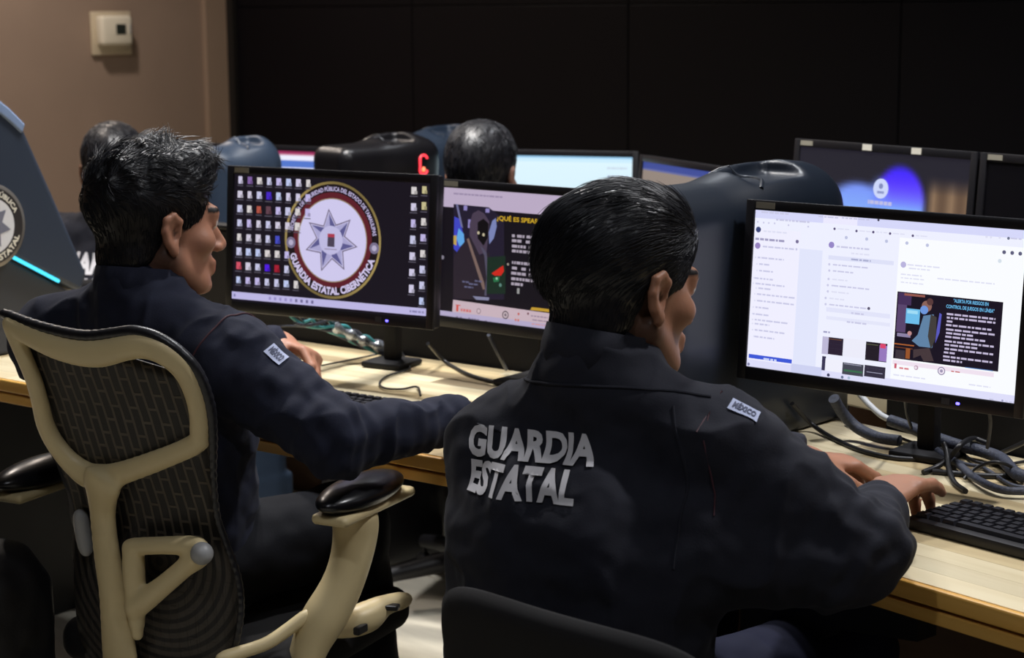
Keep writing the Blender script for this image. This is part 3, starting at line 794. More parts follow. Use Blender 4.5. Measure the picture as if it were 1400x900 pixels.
CH = {
    'top': [(-0.7937, 2.8559, 1.0024, 0.0104), (-0.7597, 2.8336, 0.9885, 0.0161), (-0.7136, 2.807, 0.9755, 0.0194), (-0.6685, 2.7835, 0.9692, 0.0204), (-0.6301, 2.764, 0.9715, 0.0202), (-0.5919, 2.7448, 0.9828, 0.0179), (-0.5612, 2.7321, 0.9883, 0.0167), (-0.5264, 2.722, 0.9787, 0.0166), (-0.4994, 2.7208, 0.955, 0.0166), (-0.4865, 2.7342, 0.9158, 0.0145), (-0.4823, 2.7527, 0.8716, 0.0135), (-0.4862, 2.768, 0.8332, 0.0136)],
    'lower': [(-0.483, 2.7683, 0.8297, 0.0125), (-0.5163, 2.7856, 0.8105, 0.0137), (-0.5689, 2.8152, 0.7846, 0.0151), (-0.6238, 2.8515, 0.7589, 0.0164), (-0.6671, 2.8841, 0.7398, 0.0214), (-0.6943, 2.8997, 0.7421, 0.0167)],
    'left': [(-0.7952, 2.857, 1.0022, 0.0104), (-0.7789, 2.8563, 0.9574, 0.0105), (-0.7669, 2.8759, 0.9035, 0.0106), (-0.7637, 2.896, 0.8594, 0.0107), (-0.7614, 2.9085, 0.8262, 0.0107), (-0.7487, 2.9131, 0.7932, 0.012), (-0.7257, 2.9106, 0.7629, 0.0144), (-0.6948, 2.9015, 0.7391, 0.0191)],
    'spine': [(-0.6614, 2.8596, 0.7462, 0.0353), (-0.6679, 2.8774, 0.7159, 0.0261), (-0.6717, 2.8932, 0.682, 0.0215), (-0.6712, 2.9045, 0.6166, 0.0229), (-0.6629, 2.8982, 0.5558, 0.0241), (-0.6575, 2.8969, 0.4806, 0.0291), (-0.6557, 2.9044, 0.4206, 0.0329), (-0.6589, 2.9214, 0.3434, 0.0369)],
    'rim': [(-0.8065, 2.8673, 1.0159, 0.0081), (-0.7587, 2.8333, 1.0061, 0.008), (-0.7051, 2.8003, 0.9987, 0.008), (-0.6535, 2.7728, 0.9963, 0.0079), (-0.603, 2.7489, 1.0048, 0.0078), (-0.5724, 2.7364, 1.0091, 0.0078), (-0.537, 2.7241, 1.002, 0.0077), (-0.501, 2.7161, 0.9796, 0.0077), (-0.4753, 2.7204, 0.9447, 0.0078), (-0.464, 2.7417, 0.8912, 0.0079), (-0.4651, 2.7639, 0.8341, 0.0068), (-0.4702, 2.7888, 0.7692, 0.0046), (-0.4718, 2.8187, 0.6955, 0.0047), (-0.4605, 2.8262, 0.6485, 0.0047), (-0.4431, 2.8229, 0.5945, 0.0047), (-0.4385, 2.82, 0.5428, 0.0047), (-0.4481, 2.8249, 0.4857, 0.0047), (-0.4645, 2.836, 0.4358, 0.0048)],
    'bracket': [(-0.6242, 2.8717, 0.6286, 0.0119), (-0.5685, 2.844, 0.639, 0.0118), (-0.5049, 2.818, 0.6464, 0.014)],
    'bracket_post': [(-0.6191, 2.8694, 0.6243, 0.0155), (-0.6192, 2.8689, 0.565, 0.0155), (-0.6182, 2.8698, 0.4797, 0.0096)],
    'bracket_diag': [(-0.6181, 2.8674, 0.5281, 0.0179), (-0.5692, 2.8453, 0.5698, 0.0142), (-0.5256, 2.8282, 0.6093, 0.0129), (-0.4995, 2.8176, 0.6331, 0.0175)],
    'knob': [(-0.4958, 2.8034, 0.6374, 0.0186)],
    'knob_left': [(-0.722, 2.9509, 0.6586, 0.0122), (-0.7191, 2.9529, 0.6277, 0.0122), (-0.7149, 2.9504, 0.6005, 0.011)],
    'membrane': [[(-0.8003, 2.8757, 1.0014), (-0.7708, 2.8545, 0.9975), (-0.7424, 2.8357, 0.9933), (-0.7147, 2.819, 0.9887), (-0.6878, 2.8042, 0.984), (-0.6615, 2.7911, 0.979), (-0.6357, 2.7796, 0.9737), (-0.6105, 2.7696, 0.9683), (-0.5856, 2.7609, 0.9626), (-0.5612, 2.7535, 0.9567), (-0.5371, 2.7472, 0.9506), (-0.5133, 2.7421, 0.9443), (-0.4897, 2.7379, 0.9379)], [(-0.7803, 2.8807, 0.9409), (-0.752, 2.8614, 0.9385), (-0.7246, 2.8444, 0.9357), (-0.6979, 2.8296, 0.9325), (-0.6719, 2.8164, 0.9291), (-0.6464, 2.8049, 0.9254), (-0.6215, 2.7947, 0.9215), (-0.5969, 2.7857, 0.9174), (-0.5727, 2.7778, 0.913), (-0.5488, 2.7709, 0.9085), (-0.5251, 2.7648, 0.9039), (-0.5017, 2.7596, 0.8991), (-0.4785, 2.755, 0.8941)], [(-0.7712, 2.9099, 0.8747), (-0.7434, 2.89, 0.8737), (-0.7164, 2.8724, 0.8723), (-0.6901, 2.8567, 0.8705), (-0.6645, 2.8428, 0.8684), (-0.6395, 2.8304, 0.866), (-0.6149, 2.8194, 0.8634), (-0.5907, 2.8094, 0.8605), (-0.5669, 2.8006, 0.8575), (-0.5434, 2.7927, 0.8542), (-0.5201, 2.7856, 0.8508), (-0.4971, 2.7794, 0.8472), (-0.4743, 2.7738, 0.8435)], [(-0.7703, 2.933, 0.8206), (-0.7423, 2.9124, 0.8201), (-0.7153, 2.8941, 0.819), (-0.689, 2.8779, 0.8176), (-0.6634, 2.8634, 0.8158), (-0.6383, 2.8505, 0.8137), (-0.6137, 2.8389, 0.8113), (-0.5895, 2.8285, 0.8086), (-0.5657, 2.8193, 0.8057), (-0.5422, 2.811, 0.8026), (-0.519, 2.8037, 0.7993), (-0.496, 2.7973, 0.7959), (-0.4733, 2.7916, 0.7922)], [(-0.7586, 2.948, 0.7674), (-0.7319, 2.9284, 0.7669), (-0.7061, 2.911, 0.7659), (-0.681, 2.8956, 0.7645), (-0.6564, 2.8818, 0.7627), (-0.6324, 2.8695, 0.7606), (-0.6088, 2.8584, 0.7582), (-0.5856, 2.8486, 0.7556), (-0.5628, 2.8398, 0.7527), (-0.5402, 2.8319, 0.7495), (-0.5179, 2.825, 0.7462), (-0.4959, 2.8188, 0.7427), (-0.474, 2.8134, 0.739)], [(-0.7425, 2.9684, 0.6993), (-0.7175, 2.9496, 0.7006), (-0.6932, 2.9326, 0.7013), (-0.6695, 2.9174, 0.7016), (-0.6463, 2.9036, 0.7016), (-0.6236, 2.8912, 0.7012), (-0.6013, 2.8799, 0.7006), (-0.5794, 2.8697, 0.6997), (-0.5578, 2.8604, 0.6985), (-0.5365, 2.852, 0.6972), (-0.5154, 2.8444, 0.6956), (-0.4945, 2.8375, 0.6939), (-0.4739, 2.8312, 0.6919)], [(-0.7357, 2.9768, 0.6526), (-0.7105, 2.9584, 0.654), (-0.686, 2.9417, 0.6549), (-0.6621, 2.9265, 0.6554), (-0.6386, 2.9127, 0.6555), (-0.6156, 2.9001, 0.6554), (-0.593, 2.8886, 0.6549), (-0.5708, 2.8781, 0.6542), (-0.5488, 2.8685, 0.6533), (-0.5271, 2.8597, 0.6521), (-0.5057, 2.8517, 0.6507), (-0.4845, 2.8443, 0.6492), (-0.4635, 2.8376, 0.6475)], [(-0.7451, 2.9859, 0.5796), (-0.7173, 2.9657, 0.583), (-0.6902, 2.9474, 0.5858), (-0.6639, 2.9308, 0.5881), (-0.6381, 2.9157, 0.5899), (-0.6128, 2.9019, 0.5914), (-0.5879, 2.8893, 0.5925), (-0.5635, 2.8779, 0.5934), (-0.5394, 2.8674, 0.5939), (-0.5156, 2.8578, 0.5941), (-0.4921, 2.849, 0.5942), (-0.4689, 2.841, 0.594), (-0.4459, 2.8338, 0.5935)], [(-0.7487, 2.9879, 0.5144), (-0.7199, 2.9664, 0.5192), (-0.692, 2.9471, 0.5232), (-0.6649, 2.9298, 0.5266), (-0.6383, 2.9141, 0.5294), (-0.6124, 2.9, 0.5318), (-0.5869, 2.8871, 0.5338), (-0.5618, 2.8753, 0.5355), (-0.5371, 2.8647, 0.5368), (-0.5127, 2.855, 0.5378), (-0.4887, 2.8461, 0.5385), (-0.4649, 2.8381, 0.5389), (-0.4413, 2.8309, 0.5392)], [(-0.7473, 2.9946, 0.447), (-0.7194, 2.9728, 0.4528), (-0.6925, 2.9533, 0.4579), (-0.6662, 2.9358, 0.4622), (-0.6406, 2.92, 0.466), (-0.6156, 2.9057, 0.4692), (-0.5911, 2.8928, 0.472), (-0.5669, 2.881, 0.4744), (-0.5432, 2.8703, 0.4765), (-0.5197, 2.8606, 0.4782), (-0.4966, 2.8518, 0.4796), (-0.4738, 2.8437, 0.4807), (-0.4511, 2.8364, 0.4816)], [(-0.7335, 2.9972, 0.3803), (-0.7087, 2.9775, 0.3872), (-0.6846, 2.9597, 0.3934), (-0.6611, 2.9435, 0.399), (-0.6381, 2.9288, 0.4041), (-0.6157, 2.9154, 0.4088), (-0.5936, 2.9031, 0.413), (-0.5719, 2.8919, 0.4168), (-0.5505, 2.8816, 0.4202), (-0.5294, 2.8721, 0.4234), (-0.5086, 2.8634, 0.4263), (-0.488, 2.8555, 0.4289), (-0.4677, 2.8482, 0.4312)]],
    'post': [(-0.2615, 2.93, 0.6612, 0.0327), (-0.2621, 2.93, 0.6311, 0.0255), (-0.2681, 2.92, 0.5964, 0.0242), (-0.2815, 2.91, 0.5555, 0.0242), (-0.2995, 2.9, 0.5211, 0.0254), (-0.3173, 2.89, 0.4931, 0.0266), (-0.3353, 2.88, 0.4589, 0.0217), (-0.3511, 2.87, 0.4121, 0.0193)],
    'arc': [(-0.3339, 2.88, 0.5118, 0.0084), (-0.3682, 2.86, 0.4914, 0.0072), (-0.402, 2.84, 0.4738, 0.0071), (-0.4409, 2.82, 0.4664, 0.0071), (-0.4734, 2.8, 0.4628, 0.007)],
    'wing': [(-0.3026, 2.92, 0.4724, 0.0159), (-0.2667, 2.93, 0.4789, 0.0208), (-0.2436, 2.95, 0.4821, 0.0209), (-0.2201, 2.97, 0.4932, 0.0124), (-0.1846, 3.0, 0.4933, 0.0113)],
    'pad': [(-0.284, 2.87, 0.7053, 0.0284), (-0.2535, 2.93, 0.6962, 0.029), (-0.2179, 2.99, 0.6821, 0.0271)],
    'plate': [(-0.3033, 2.87, 0.6895, 0.0107), (-0.254, 2.93, 0.6687, 0.0109), (-0.1924, 2.99, 0.6577, 0.0111)],
}
END_BASE = (-1.0598, 4.0886, 0.7415)
END_YAW = 0.92844
END_UP = [(-0.3804, 0.5947), (-0.1462, 0.5732), (-0.0912, 0.5328), (-0.0541, 0.499), (0.0167, 0.3478), (0.1055, 0.1546), (0.0855, 0.1094), (-0.1312, 0.2315), (-0.397, 0.3779)]
END_LOW = [(-0.3975, 0.3704), (-0.1317, 0.2235), (0.079, 0.1068), (0.056, 0.0453), (0.046, 0.0005), (-0.401, 0.0005)]
END_LED = [(-0.1028, 0.2153), (0.0204, 0.1463)]
END_BADGE = (-0.1621, 0.2894, 0.0934)
CABLES = [('black cable curving past the typing hands to the tangle', [(0.4917, 3.1437, 0.8), (0.5329, 3.1776, 0.755), (0.5602, 3.1087, 0.7445), (0.5938, 3.017, 0.7445), (0.6448, 2.9645, 0.7445), (0.7066, 2.9677, 0.7445), (0.7471, 2.985, 0.75)], 0.0042, 'black'),
    ('thick braided cable sleeve under the bright page monitor', [(0.5555, 3.0915, 0.82), (0.5745, 3.1093, 0.79), (0.5996, 3.1037, 0.765), (0.6278, 3.0651, 0.757), (0.6597, 3.0372, 0.757)], 0.01, 'braid'),
    ('white cable end poking from the braided sleeve', [(0.6245, 3.2132, 0.8), (0.6341, 3.1666, 0.79), (0.6473, 3.134, 0.78), (0.6615, 3.1151, 0.775)], 0.0055, 'white'), ('long braided cable sleeve lying across the right desk', [(0.659, 3.1152, 0.775), (0.6872, 3.0795, 0.77), (0.7149, 3.0342, 0.765), (0.7481, 2.9905, 0.76), (0.7823, 2.9555, 0.757), (0.7993, 2.9051, 0.757), (0.7973, 2.8101, 0.757), (0.8227, 2.7775, 0.757)], 0.0105, 'braid'),
    ('black cable crossing over the braided sleeve beside the hands', [(0.6632, 2.8715, 0.7445), (0.6903, 2.8874, 0.75), (0.713, 2.8952, 0.765), (0.7284, 2.8929, 0.785), (0.7682, 2.9746, 0.775), (0.7899, 2.9635, 0.77)], 0.0045, 'black'),
    ('short black cable running from the sleeve down to the keyboard', [(0.7054, 2.9162, 0.782), (0.708, 2.9049, 0.77), (0.7038, 2.8696, 0.752), (0.6983, 2.8059, 0.7445), (0.7026, 2.7525, 0.7445)], 0.0045, 'black'),
    ('thin black cable arching over the tangle at the right edge', [(0.7188, 2.8281, 0.7445), (0.7403, 2.8372, 0.76), (0.7632, 2.8152, 0.775), (0.7928, 2.8162, 0.765), (0.8106, 2.7938, 0.7445)], 0.003, 'black'),
    ('thin grey cable winding through the tangle behind the fingers', [(0.6733, 3.0408, 0.7445), (0.6892, 2.9885, 0.7445), (0.718, 2.9655, 0.75), (0.7375, 2.9054, 0.75), (0.7679, 2.8971, 0.7445), (0.782, 2.7946, 0.7445), (0.8089, 2.7672, 0.7445)], 0.0032, 'braid'),
    ('black cable lying flat at the right edge of the desk', [(0.6795, 2.8758, 0.7445), (0.7173, 2.8606, 0.7445), (0.7605, 2.8454, 0.7445), (0.8187, 2.8438, 0.7445), (0.8693, 2.8563, 0.7445)], 0.005, 'black'),
    ('grey braided cable ending at the keyboard', [(0.7038, 3.0394, 0.76), (0.7124, 2.9677, 0.752), (0.7249, 2.893, 0.752), (0.731, 2.7991, 0.752), (0.7536, 2.7319, 0.752), (0.8071, 2.7218, 0.752)], 0.0065, 'braid'),
    ('thin black cable in the tangle right of the hands', [(0.6665, 3.0989, 0.75), (0.7029, 3.0611, 0.7445), (0.7541, 3.0649, 0.7445), (0.7622, 2.9461, 0.7445), (0.8039, 2.9203, 0.7445), (0.8584, 2.9434, 0.7445)], 0.0028, 'black'),
    ('thin black cable rising behind the right desk', [(0.8133, 2.9577, 0.755), (0.8211, 2.9007, 0.78), (0.8276, 2.8039, 0.82)], 0.004, 'black'),
    ('thin black cable hanging under the bright page monitor', [(0.6344, 2.8864, 0.86), (0.6565, 2.9726, 0.82), (0.6836, 3.0581, 0.775)], 0.003, 'black'),
    ('thin black cable hanging right of the blue power light', [(0.7393, 2.7725, 0.87), (0.7502, 2.8014, 0.84), (0.7766, 2.9125, 0.775)], 0.003, 'black'),
    ('looping thin black cable in front of the badge wallpaper monitor', [(-0.2457, 3.9663, 0.7445), (-0.2172, 3.798, 0.7445), (-0.2208, 3.7506, 0.7445), (-0.2566, 3.6903, 0.7445), (-0.268, 3.6163, 0.7445), (-0.2528, 3.5654, 0.7445), (-0.2188, 3.5572, 0.7445), (-0.1907, 3.5776, 0.7445), (-0.1764, 3.4348, 0.757)], 0.0022, 'black'),
    ('thin black cable running from the left hand to the foil bundle', [(-0.4037, 3.8048, 0.7445), (-0.3614, 3.852, 0.7445), (-0.3181, 3.9004, 0.7445), (-0.2797, 3.9212, 0.75)], 0.0022, 'black'),
    ('black cable leading from the slide monitor towards the lettered jacket', [(-0.1757, 3.7515, 0.8), (-0.1439, 3.826, 0.748), (-0.0912, 3.6997, 0.7445), (-0.0377, 3.623, 0.7445), (-0.0008, 3.5926, 0.7445)], 0.004, 'black'),
    ('grey cable hanging below the slide monitor', [(-0.0469, 3.5992, 0.845), (-0.0328, 3.6266, 0.81), (-0.0127, 3.7233, 0.75)], 0.004, 'braid'),
    ('grey wire stretched behind the left hand', [(-0.4997, 3.6737, 0.85), (-0.4563, 3.7467, 0.84), (-0.4036, 3.8231, 0.82), (-0.3472, 3.882, 0.79), (-0.285, 3.8855, 0.76)], 0.0022, 'braid')]
BUNDLE = [(-0.4417, 3.7326, 0.87), (-0.4006, 3.7982, 0.84), (-0.3522, 3.8521, 0.805), (-0.3067, 3.8651, 0.78), (-0.2497, 3.8778, 0.758)]
BAG = (-0.955, 3.0, 0.0)

# ================================================================== materials
M_wall = mat('wall_paint', rgb(148, 129, 116), 0.85, noise=(3, 0.05), bump=(260, 0.25, 0.001))
M_trim = mat('pilaster_paint', rgb(152, 132, 116), 0.8, bump=(260, 0.2, 0.001))
M_floor = mat('floor_tile', rgb(205, 198, 180), 0.35, noise=(6, 0.08), stretch=(1, 6, 1))
M_grout = mat('floor_grout', rgb(130, 125, 115), 0.9)
M_ceil = mat('ceiling_board', rgb(120, 118, 116), 0.9, noise=(4, 0.04))
M_dark = mat('dark_paint', rgb(22, 20, 24), 0.6)
M_panel = mat('video_panel_glass', rgb(9, 8, 14), 0.5, spec=0.15)
M_frame = mat('video_wall_frame', rgb(20, 18, 18), 0.6)
M_blackpl = mat('black_plastic', rgb(26, 25, 28), 0.45, spec=0.4)
M_blackmat = mat('black_matt_plastic', rgb(22, 21, 24), 0.7, spec=0.3)
M_bezel = mat('monitor_bezel', rgb(24, 23, 27), 0.38, spec=0.45)
M_steel = mat('black_steel', rgb(20, 20, 22), 0.5, metal=0.3)
M_grey = mat('console_grey', rgb(46, 58, 75), 0.40, spec=0.5, noise=(14, 0.05))
M_greyd = mat('console_dark_grey', rgb(46, 48, 54), 0.6)
M_brown = mat('brown_laminate', rgb(92, 66, 48), 0.6, noise=(9, 0.14), stretch=(1, 1, 5))
M_white = mat('white_plastic', rgb(225, 220, 205), 0.5)
M_sticker = mat('silver_sticker', rgb(150, 145, 130), 0.5)
M_cream = mat('cream_plastic', rgb(226, 206, 158), 0.42, noise=(7, 0.05), bump=(60, 0.08, 0.001))
M_lightgrey = mat('pale_grey_plastic', rgb(165, 165, 165), 0.4)

def wood_mat(name, c1, c2, rough=0.38):
    m = bpy.data.materials.new(name)
    m.use_nodes = True
    nt = m.node_tree
    b = nt.nodes['Principled BSDF']
    b.inputs['Roughness'].default_value = rough
    b.inputs['Specular IOR Level'].default_value = 0.4
    tc = nt.nodes.new('ShaderNodeTexCoord')
    oi = nt.nodes.new('ShaderNodeObjectInfo')
    ad = nt.nodes.new('ShaderNodeVectorMath')
    ad.operation = 'MULTIPLY_ADD'
    ad.inputs[1].default_value = (2.0, 26.0, 26.0)
    nt.links.new(tc.outputs['Object'], ad.inputs[0])
    cx = nt.nodes.new('ShaderNodeCombineXYZ')
    ml = nt.nodes.new('ShaderNodeMath')
    ml.operation = 'MULTIPLY'
    ml.inputs[1].default_value = 40
    nt.links.new(oi.outputs['Random'], ml.inputs[0])
    for i in range(3):
        nt.links.new(ml.outputs[0], cx.inputs[i])
    nt.links.new(cx.outputs[0], ad.inputs[2])
    n = nt.nodes.new('ShaderNodeTexNoise')
    n.inputs['Scale'].default_value = 1.0
    n.inputs['Detail'].default_value = 6
    n.inputs['Distortion'].default_value = 0.6
    nt.links.new(ad.outputs[0], n.inputs['Vector'])
    r = nt.nodes.new('ShaderNodeValToRGB')
    r.color_ramp.elements[0].position = 0.32
    r.color_ramp.elements[0].color = (*c1, 1)
    r.color_ramp.elements[1].position = 0.68
    r.color_ramp.elements[1].color = (*c2, 1)
    nt.links.new(n.outputs['Fac'], r.inputs['Fac'])
    hs = nt.nodes.new('ShaderNodeHueSaturation')
    mr = nt.nodes.new('ShaderNodeMapRange')
    mr.inputs['To Min'].default_value = 0.86
    mr.inputs['To Max'].default_value = 1.1
    nt.links.new(oi.outputs['Random'], mr.inputs['Value'])
    nt.links.new(mr.outputs[0], hs.inputs['Value'])
    nt.links.new(r.outputs['Color'], hs.inputs['Color'])
    nt.links.new(hs.outputs['Color'], b.inputs['Base Color'])
    MATS[name] = m
    return m
W_LIGHT = wood_mat('pine_light', rgb(206, 190, 154), rgb(222, 209, 176))
W_MID = wood_mat('pine_mid', rgb(172, 152, 116), rgb(200, 182, 142))
W_DARK = wood_mat('pine_grey', rgb(138, 122, 98), rgb(172, 154, 122))
W_EDGE = wood_mat('pine_edge_varnish_warm_light', rgb(204, 150, 66), rgb(228, 180, 98))  # varnish tone with the front edge's warm light put into the colour

# ================================================================== room
COR = Vector((-1.26, 8.954, 0))
DV = Vector((0.728, -0.686, 0))            # along the video wall
DL = Vector((-0.686, -0.728, 0))           # along the left wall, towards the viewer
def room_quad(a0, a1, b0, b1):
    """corner points in the plan: a along the video wall, b along the left wall"""
    return [COR + DV * a0 + DL * b0, COR + DV * a1 + DL * b0, COR + DV * a1 + DL * b1, COR + DV * a0 + DL * b1]
RA, RB = 9.6, 9.6
def slab(name, a0, a1, b0, b1, z0, z1, m):
    o = MB().prism([(p.x, p.y) for p in room_quad(a0, a1, b0, b1)][::-1], z0, z1).build(name, m)
    return struct(o)
floor = slab('floor', -0.15, RA + 0.15, -0.15, RB + 0.15, -0.12, -0.006, M_grout)
slab('ceiling', -0.15, RA + 0.15, -0.15, RB + 0.15, CEIL_Z, CEIL_Z + 0.1, M_ceil)
slab('wall_left', -0.15, 0, 0, RB, -0.006, CEIL_Z, M_wall)
slab('wall_back', -0.15, RA, -0.15, 0, -0.006, CEIL_Z, M_dark)
slab('wall_right', RA, RA + 0.15, 0, RB, -0.006, CEIL_Z, M_wall)
slab('wall_front', -0.15, RA, RB, RB + 0.15, -0.006, CEIL_Z, M_wall)
slab('baseboard_left', 0, 0.015, 0.30, RB, -0.006, 0.09, M_dark)
slab('trim_1', 0, 0.03, 0.02, 0.28, -0.006, CEIL_Z, M_trim)
# floor tiles, one shared mesh
TS = 0.60
tb = MB().box((0, 0, -0.003), (TS - 0.005, TS - 0.005, 0.006), bevel=0.0015, seg=1)
tile0 = None
RZ = math.atan2(DV.y, DV.x)
for i in range(16):
    for j in range(16):
        p = COR + DV * (0.3 + i * TS) + DL * (0.3 + j * TS)
        if not (-1.6 < p.x < 2.1 and 1.6 < p.y < 6.0):
            if tile0 is not None or True:
                pass
        if tile0 is None:
            t = tb.build('tile', M_floor, floor)
            tile0 = t
        else:
            t = tile0.copy()
            COL.objects.link(t)
            t.parent = floor
        t.location = (p.x, p.y, 0)
        t.rotation_euler = (0, 0, RZ)

# ---- video wall: columns of black panels in a dark frame
PW, PH = 1.205, 0.68
VW0 = COR + DV * 0.0
vw = thing('video_wall', 'dark switched-off video wall of large black panels behind the consoles', 'video wall',
           tuple(COR + DV * 0.02 + DL * 0.0), RZ)
def vwbox(name, x0, x1, y0, y1, z0, z1, m, bev=0.0):
    return MB().box(((x0 + x1) / 2, (y0 + y1) / 2, (z0 + z1) / 2), (x1 - x0, y1 - y0, z1 - z0), bevel=bev).build(name, m, vw)
NCOL = 7
vwbox('side_frame', 0.0, 0.055, -0.16, -0.002, 0.10, CEIL_Z - 0.002, M_frame)
vwbox('base_cabinet', 0.058, 0.06 + NCOL * PW, -0.15, -0.002, 0.10, 0.80, M_frame)
vwbox('plinth', 0.0, 0.06 + NCOL * PW, -0.12, -0.002, 0.0, 0.098, M_steel)
vwbox('backing', 0.058, 0.06 + NCOL * PW, -0.09, -0.004, 0.802, CEIL_Z - 0.002, M_steel)
for c in range(NCOL):
    for r in range(3):
        x0 = 0.06 + c * PW
        z0 = 0.82 + r * PH
        vwbox('screen_panel', x0 + 0.002, x0 + PW - 0.002, -0.14, -0.092, z0 + 0.002, z0 + PH - 0.002, M_panel, 0.003)

# ---- thermostat on the left wall
th = thing('thermostat', 'small white thermostat with dark display on the brown wall', 'thermostat',
           tuple(COR + DL * 0.80 + Vector((0, 0, 1.40))), math.atan2(-DL.y, -DL.x))
# local x runs along the wall towards the corner, local -y points into the room
def tpart(name, b, m, sm=True):
    b.v = [tuple(q * 1.25 for q in p) for p in b.v]
    return b.build(name, m, th, sm)
tpart('wall_plate', MB().box((0, -0.008, -0.01), (0.17, 0.014, 0.155), bevel=0.005), mat('plate_cream', rgb(200, 188, 165), 0.5))
tpart('housing', MB().box((-0.006, -0.038, 0.0), (0.132, 0.045, 0.105), bevel=0.012, seg=3), M_white)
tpart('display', MB().box((0.008, -0.0615, 0.004), (0.042, 0.002, 0.036), bevel=0.0008, seg=1), mat('lcd_dark', rgb(45, 50, 48), 0.3))
tpart('button_strip', MB().box((0.047, -0.0615, 0.004), (0.008, 0.003, 0.034), bevel=0.001, seg=1), M_lightgrey)

# ---- ceiling lights, the only lamps of the room besides the screens
M_lamp = emit_mat('lamp_diffuser', (1, 0.93, 0.85), 3.0)
SPOT_AT = ['the desk with the badge wallpaper monitor', 'the slide monitor', 'the right desk and keyboard', 'the bright white monitor in the row behind',
           'the floor behind the front desks', 'the brown wall near the end panel', 'the thermostat wall', 'the floor behind the cream framed chair', 'the floor behind the typing man']
for (x, y, pw, colr, spread), where in zip(LIGHT_SPOTS, SPOT_AT):
    d = thing('downlight', 'round recessed ceiling downlight above ' + where, 'light', (x, y, CEIL_Z), 0, 'ceiling downlights')
    MB().lathe([(0.085, -0.012), (0.125, -0.012), (0.13, -0.004), (0.13, -0.0005), (0.085, -0.0005)], 32).build('trim_ring', M_white, d, True)
    MB().lathe([(0.001, -0.006), (0.084, -0.006), (0.084, -0.002), (0.001, -0.002)], 32).build('diffuser', M_lamp, d)
    ld = bpy.data.lights.new('downlight_lamp', 'AREA')
    ld.shape = 'DISK'
    ld.size = 0.17
    ld.energy = pw * LIGHT_GAIN
    ld.color = colr
    ld.spread = math.radians(spread)
    lo = bpy.data.objects.new('lamp', ld)
    COL.objects.link(lo)
    lo.parent = d
    lo.location = (0, 0, -0.02)

# ================================================================== desks
BEND = Vector((0.083, 2.849, 0))
D1 = Vector((0.8007, -0.5991, 0))
N1 = Vector((0.5991, 0.8007, 0))
D2 = Vector((0.633, -0.774, 0))
N2 = Vector((0.774, 0.633, 0))
DESK_Z = 0.74
def desk(name, label, org, d, x0, x1, depth, panel_z, group, apron_y=0.36):
    t = thing(name, label, 'desk', tuple(org), math.atan2(d.y, d.x), group)
    rw = 0.0475
    rows = int(round((depth - 0.012) / rw))
    for r in range(rows):
        x = x0 + random.uniform(-0.35, 0)
        while x < x1 - 0.02:
            L = random.choice([0.34, 0.42, 0.5, 0.58, 0.66])
            a, b = max(x, x0), min(x + L, x1)
            if x1 - b < 0.1:
                b = x1
            if b - a > 0.03:
                m = random.choice([W_LIGHT, W_LIGHT, W_LIGHT, W_MID, W_MID, W_DARK])
                p = mesh_ob('plank', *boxvf((b - a) - 0.0005, rw - 0.0005, 0.026), m, t)
                p.location = ((a + b) / 2, 0.012 + rw * (r + 0.5), DESK_Z - 0.013)
            x = b if b == x1 else x + L
    dp = 0.012 + rows * rw
    MB().box(((x0 + x1) / 2, 0.006, DESK_Z - 0.0125), (x1 - x0, 0.0115, 0.025), bevel=0.003).build('edge_band', W_EDGE, t)
    MB().box(((x0 + x1) / 2, 0.009, DESK_Z - 0.0385), (x1 - x0, 0.016, 0.019), bevel=0.002).build('edge_band', W_EDGE, t)
    MB().box(((x0 + x1) / 2, 0.02 + (dp - 0.02) / 2, DESK_Z - 0.0385), (x1 - x0, dp - 0.022, 0.022)).build('under_board', M_brown, t)
    MB().box(((x0 + x1) / 2, apron_y, (DESK_Z - 0.05 + panel_z) / 2), (x1 - x0 - 0.1, 0.018, DESK_Z - 0.0505 - panel_z)).build('modesty_panel', M_brown, t)
    for x in (x0 + 0.03, x1 - 0.03):
        MB().box((x, dp / 2 + 0.10, (DESK_Z - 0.05) / 2), (0.04, dp - 0.32, DESK_Z - 0.051), bevel=0.004).build('side_panel', M_steel, t)
    return t
def boxvf(sx, sy, sz):
    x, y, z = sx / 2, sy / 2, sz / 2
    V = [(-x, -y, -z), (x, -y, -z), (x, y, -z), (-x, y, -z), (-x, -y, z), (x, -y, z), (x, y, z), (-x, y, z)]
    return V, [[3, 2, 1, 0], [4, 5, 6, 7], [0, 1, 5, 4], [1, 2, 6, 5], [2, 3, 7, 6], [3, 0, 4, 7]]
desk_a = desk('console_desk', 'pale wooden butcher-block desk in front of the man with the badge wallpaper monitor', BEND, D1, -1.95, -0.002, 0.67, 0.60, 'wooden console desks')
desk_b = desk('console_desk', 'pale wooden butcher-block desk on the right under the man typing', BEND, D2, 0.002, 1.75, 0.67, 0.22, 'wooden console desks')
# triangular corner board between the two desks, part of the left one
cb = BEND
w1 = BEND + N1 * 0.67
w2 = BEND + N2 * 0.67
MB().prism([(0, 0), tuple((root_matrix(desk_a).inverted() @ w2)[:2]), (0, 0.67)], DESK_Z - 0.026, DESK_Z - 0.0006).build('corner_board', W_MID, desk_a)
# black steel bracket under the right desk
MB().prism([(0.02, 0.0), (0.34, 0.0), (0.34, -0.03), (0.20, -0.05), (0.02, -0.19)], -0.02, 0.02,
           Matrix.Translation((0.36, 0.03, DESK_Z - 0.052)) @ Matrix.Rotation(PI / 2, 4, 'X')).build('bracket', M_steel, desk_b)
